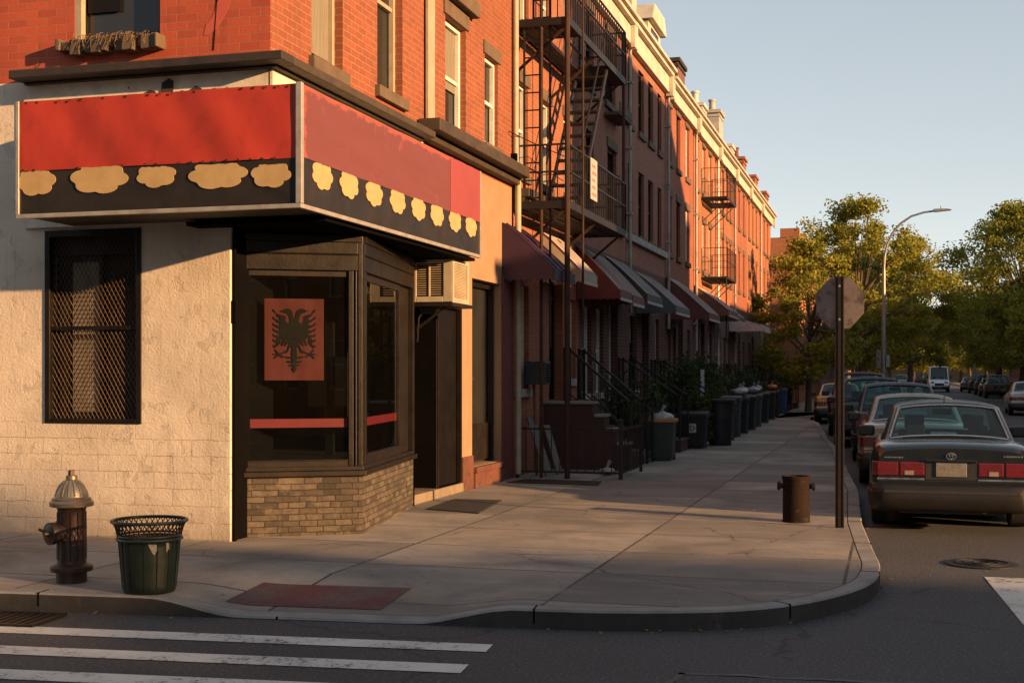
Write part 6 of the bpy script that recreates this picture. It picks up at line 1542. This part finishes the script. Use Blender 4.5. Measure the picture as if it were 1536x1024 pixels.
# ================================================================== street furniture
hy = thing('fire_hydrant', 'dark fire hydrant with a worn silver bonnet on the kerb', 'fire hydrant', (-6.27, 8.98, SW))
m_ = MB()
m_.lathe([(.118, 0), (.118, .06), (.12, .085), (.162, .09), (.165, .125), (.155, .135), (.115, .15), (.11, .17), (.106, .54), (.11, .58), (.12, .60)], (0, 0, 0), 30)
for k in range(12):
    a = 2 * math.pi * k / 12; m_.bar((.106 * math.cos(a), .106 * math.sin(a), .18), (.104 * math.cos(a), .104 * math.sin(a), .56), .014)
m_.build('barrel', 'hydrant_dark', hy, local=True, smooth=True, split=30)
m_ = MB().lathe([(.145, .60), (.168, .605), (.172, .635), (.15, .655), (.152, .665), (.128, .68), (.118, .72), (.095, .765), (.06, .80), (.04, .815), (.045, .818), (.045, .845), (.03, .85)], (0, 0, 0), 30)
for k in range(16):
    a = 2 * math.pi * k / 16; m_.tube([(.125 * math.cos(a), .125 * math.sin(a), .685), (.115 * math.cos(a), .115 * math.sin(a), .725), (.092 * math.cos(a), .092 * math.sin(a), .77), (.055 * math.cos(a), .055 * math.sin(a), .805)], .0075, 5)
m_.build('bonnet', 'hydrant_cap', hy, local=True, smooth=True, split=35)
MB().lathe([(.028, .85), (.026, .89), (.012, .892)], (0, 0, 0), 5).build('operating_nut', 'hydrant_dark', hy, local=True)
dv = Vector((-.42, -.9, 0)).normalized()
def cap_at(d, r, z, l, name):
    m_ = MB(); base = d * .09 + Z * z
    m_.tube([base, base + d * (l * .45), base + d * (l * .46), base + d * (l * .72), base + d * (l * .73), base + d * (l * .8), base + d * (l * .81), base + d * l], [r * .82, r * .82, r, r, r * .7, r * .45, r * .26, r * .2], 22)
    return m_.build(name, 'hydrant_dark', hy, local=True, smooth=True, split=30)
cap_at(dv, .088, .40, .15, 'nozzle_cap'); cap_at(Vector((-.9, .42, 0)).normalized(), .062, .42, .13, 'nozzle_cap'); cap_at(Vector((.9, -.3, 0)).normalized(), .03, .42, .03, 'nozzle_cap')
m_ = MB().tube([(dv * .2 + Z * .40), (dv * .2 + Vector((-.1, .02, .03)) + Z * .40)], .012, 6); m_.build('cap_chain', 'iron_rust', hy, local=True)

lb = thing('litter_basket', 'dark green metal litter basket with flared wire rim beside the hydrant', 'litter basket', (-5.43, 8.76, SW))
def rb(z): return .196 + (.226 - .196) * z / .40
m_ = MB(); prof = [(rb(0) - .012, 0), (rb(0), .015)] + [(rb(.4 * t / 8), .015 + .385 * t / 8) for t in range(1, 9)] + [(rb(.4) + .003, .402), (rb(.4) - .012, .402), (rb(0) - .012, .03)]
m_.lathe(prof, (0, 0, 0), 40, cap=True)
m_.build('body', 'green_metal', lb, local=True, smooth=True, split=60)
m_ = MB()
for k in range(14):
    a = 2 * math.pi * (k + .3) / 14; m_.bar((rb(0) * math.cos(a), rb(0) * math.sin(a), .03), ((rb(.4) + .001) * math.cos(a), (rb(.4) + .001) * math.sin(a), .39), .008)
m_.build('seams', 'green_metal', lb, local=True)
def ringt(r, z, t, mb, n=44): mb.tube([(r * math.cos(2*math.pi*k/n), r * math.sin(2*math.pi*k/n), z) for k in range(n + 1)], t, 7, cap=False)
m_ = MB(); ringt(.240, .405, .012, m_); ringt(.236, .43, .009, m_); ringt(.278, .54, .013, m_); m_.build('rim', 'green_metal', lb, local=True, smooth=True)
m_ = MB()
for k in range(40):
    for s_ in (1, -1):
        a = 2 * math.pi * k / 40; b = a + s_ * .24
        m_.tube([(.236 * math.cos(a), .236 * math.sin(a), .43), (.252 * math.cos((a+b)/2), .252 * math.sin((a+b)/2), .49), (.276 * math.cos(b), .276 * math.sin(b), .54)], .0045, 4, cap=False)
m_.build('wire_band', 'iron_rust', lb, local=True)
m_ = MB().lathe([(.001, .36), (.21, .36)], (0, 0, 0), 20, cap=False)
m_.build('liner', 'bag_black', lb, local=True)
fd = Vector((.42, -.9, 0)).normalized(); sd2 = Vector((.9, .42, 0)); m_ = MB()
for (o, z, pts) in ((.05, .30, [(-.035, .085), (.035, .08), (.03, .04), (.012, 0), (-.005, .02), (-.02, .05)]), (.17, .31, [(-.02, .08), (.02, .07), (.015, .02), (0, .03), (-.018, .0)])):
    an = math.atan2(fd.y, fd.x) + o / .22; nn = Vector((math.cos(an), math.sin(an), 0)); uu = Vector((-nn.y, nn.x, 0)); m_ = MB().prism(pts, nn * (rb(z) + .003) + Z * z, uu, Z, nn, .003); m_.build('torn_sticker', 'trash_flake', lb, local=True)

bo_ = thing('pipe_bollard', 'rusty open topped iron pipe stub with side lugs near the kerb', 'bollard', (-1.01, 14.89, SW))
MB().lathe([(.155, 0), (.15, .03), (.148, .47), (.158, .475), (.158, .515), (.13, .515), (.128, .3), (.0, .3)], (0, 0, 0), 30, cap=False).build('pipe', 'rust_stub', bo_, local=True, smooth=True, split=35)
for s_ in (-1, 1): MB().lathe([(.03, 0), (.032, .03), (.05, .032), (.05, .06), (.02, .065)] if s_ > 0 else [(.03, 0), (.032, -.03), (.05, -.032), (.05, -.06), (.02, -.065)], (s_ * .145, 0, .40), 14, ax='x').build('lug', 'iron', bo_, local=True)

ss = thing('stop_sign', 'bare metal back of an octagonal sign on a dark post at the corner', 'road sign', (-.52, 14.45, SW))
m_ = MB().box(-.045, .045, .004, .012, 0, 2.7); m_.box(-.045, -.037, -.03, .0038, 0, 2.7); m_.box(.037, .045, -.03, .0038, 0, 2.7); m_.box(-.014, .014, -.034, -.0, 0, 2.7)
m_.build('post', 'post', ss, local=True)
m_ = MB(); r8 = .272; m_.prism([(r8 * math.cos(R(22.5 + 45 * k)), r8 * 1.1 * math.sin(R(22.5 + 45 * k)) + 2.42) for k in range(8)], (0, .014, 0), (1, 0, 0), Z, (0, 1, 0), .004)
m_.build('sign_plate', 'sign_back', ss, local=True)
m_ = MB()
for z in (2.24, 2.6): MB().lathe([(.014, -.005), (.014, -.04), (.004, -.042)], (0, 0, z), 6, ax='y').build('bolt', 'alu', ss, local=True)
ss.rotation_euler = (0, 0, R(-6))

lp = thing('street_lamp', 'tall grey street lamp with a long curved arm over the street', 'street lamp', (-.27, 62, SW))
m_ = MB().lathe([(.22, 0), (.22, .12), (.14, .2), (.125, .5)], (0, 0, 0), 12); m_.tube([(0, 0, .3), (0, 0, 6.4)], .125, 12, r2=.075); m_.build('pole', 'lamp_grey', lp, local=True, smooth=True)
ap_ = [(0, 0, 6.4), (.03, 0, 7.0), (.14, 0, 7.55), (.36, 0, 8.05), (.72, 0, 8.5), (1.2, 0, 8.82), (1.75, 0, 8.98), (2.2, 0, 9.03)]
MB().tube(smooth_chain3(ap_) if False else ap_, .06, 10, r2=.045).build('arm', 'lamp_grey', lp, local=True, smooth=True, split=80)
m_ = MB(); m_.prism([(0, -.06), (.1, -.075), (.75, -.02), (.8, .02), (.6, .06), (.1, .07), (0, .05)], (2.15, -.11, 9.05), (1, 0, 0), (0, 0, 1), (0, 1, 0), .22); hd = m_.build('lamp_head', 'lamp_grey', lp, local=True, bevel=.02)
MB().tube([(2.5, 0, 9.1), (2.5, 0, 9.24)], .04, 8).build('photocell', 'lamp_grey', hd, local=True)
MB().box(-.34, -.11, -.06, .02, 1.9, 2.75).build('box_sign', 'sign_back', lp, local=True); MB().box(.10, .26, -.12, .05, 1.95, 2.5).build('control_box', 'lamp_grey', lp, local=True, bevel=.01)
lp2 = thing('street_lamp', 'distant street lamp glimpsed over the parked cars across the street', 'street lamp', (7.6, 128, SW))
MB().tube([(0, 0, 0), (0, 0, 6.4)], .12, 10, r2=.08).build('pole', 'lamp_grey', lp2, local=True)
MB().tube([(-p[0], 0, p[2]) for p in ap_], .06, 8, r2=.045).build('arm', 'lamp_grey', lp2, local=True); MB().box(-2.9, -2.1, -.1, .1, 8.98, 9.12).build('lamp_head', 'lamp_grey', lp2, local=True, bevel=.02)

sdn = thing('storm_drain', 'dark iron storm drain grate in the gutter below the hydrant', 'drain', (-6.6, 8.05, 0), R(5.7))
m_ = MB()
for a in ((-.75, .75, -.24, -.20), (-.75, .75, .20, .24), (-.75, -.71, -.199, .199), (.71, .75, -.199, .199)): m_.box(a[0], a[1], a[2], a[3], .003, .022)
for k in range(22): m_.box(-.70 + k * .066, -.67 + k * .066, -.199, .199, .004, .018)
m_.build('grate', 'iron', sdn, local=True); MB().quad((-.71, -.2, .0025), (.71, -.2, .0025), (.71, .2, .0025), (-.71, .2, .0025)).build('pit', 'near_black', sdn, local=True)
mh = on_z(1472, 846, 0); mhc = thing('manhole_cover', 'round iron manhole cover in the road behind the charcoal sedan', 'manhole cover', (mh[0], mh[1], 0))
MB().lathe([(.33, .002), (.33, .012), (.30, .014), (.0, .014)], (0, 0, 0), 28, cap=False).build('frame', 'iron', mhc, local=True)
m_ = MB()
for r in (.08, .16, .24): ringt(r, .016, .008, m_, 24)
m_.build('cover_rings', 'iron', mhc, local=True)
# leaf litter in the gutter
m_ = MB(); kd = dense(kerb_line[4:170], .03)
for k in range(2600):
    i = rnd.randrange(2, len(kd) - 2); p = kd[i]
    if p[1] > 17 or p[0] < -9: continue
    if p[0] < -3 and rnd.random() < .7: continue
    t = Vector((kd[i+1][0] - kd[i-1][0], kd[i+1][1] - kd[i-1][1])).normalized(); d = abs(rnd.gauss(0, .07)) + .005
    c = Vector((p[0] + t.y * d, p[1] - t.x * d, .006 + rnd.uniform(0, .012))); s_ = rnd.uniform(.008, .028); a = rnd.uniform(0, 6.28)
    u = Vector((math.cos(a), math.sin(a), rnd.uniform(-.4, .4))) * s_; v = Vector((-math.sin(a), math.cos(a), rnd.uniform(-.4, .4))) * s_ * .6
    m_.add([c - u, c - v, c + u, c + v], [(0, 1, 2, 3)])
for k in range(420):
    c = Vector((rnd.uniform(-5.6, .4), rnd.uniform(9.5, 30), SW + .006)); 
    if c.x > -.5: continue
    s_ = rnd.uniform(.005, .018); a = rnd.uniform(0, 6.28); u = Vector((math.cos(a), math.sin(a), .3)) * s_; v = Vector((-math.sin(a), math.cos(a), .1)) * s_ * .6; m_.add([c - u, c - v, c + u, c + v], [(0, 1, 2, 3)])
lo_ = stuff(m_.build('leaf_litter', 'litter', origin=(-.1, 11, 0))); tag(lo_, 'dry leaf litter gathered along the corner kerb', 'leaf litter')
def scrap(label, x, y, z, s, seed):
    r_ = random.Random(seed); m_ = MB(); n = 5
    g = [[(x + s * (i / n - .5), y + s * .7 * (j / n - .5), z + .004 + r_.uniform(0, s * .22)) for j in range(n + 1)] for i in range(n + 1)]
    for i in range(n):
        for j in range(n): m_.quad(g[i][j], g[i+1][j], g[i+1][j+1], g[i][j+1])
    o = m_.build('paper_scrap', 'label_white', origin=(x, y, z)); so = o.modifiers.new('s', 'SOLIDIFY'); so.thickness = .002; return tag(o, label, 'paper scrap')
p = on_z(48, 912, 0); scrap('crumpled white paper scrap beside the storm drain', p[0], p[1], .02, .12, 1)
p = on_z(1133, 767, SW); scrap('small pale paper scrap on the sidewalk before the pipe stub', p[0], p[1], SW, .08, 2)
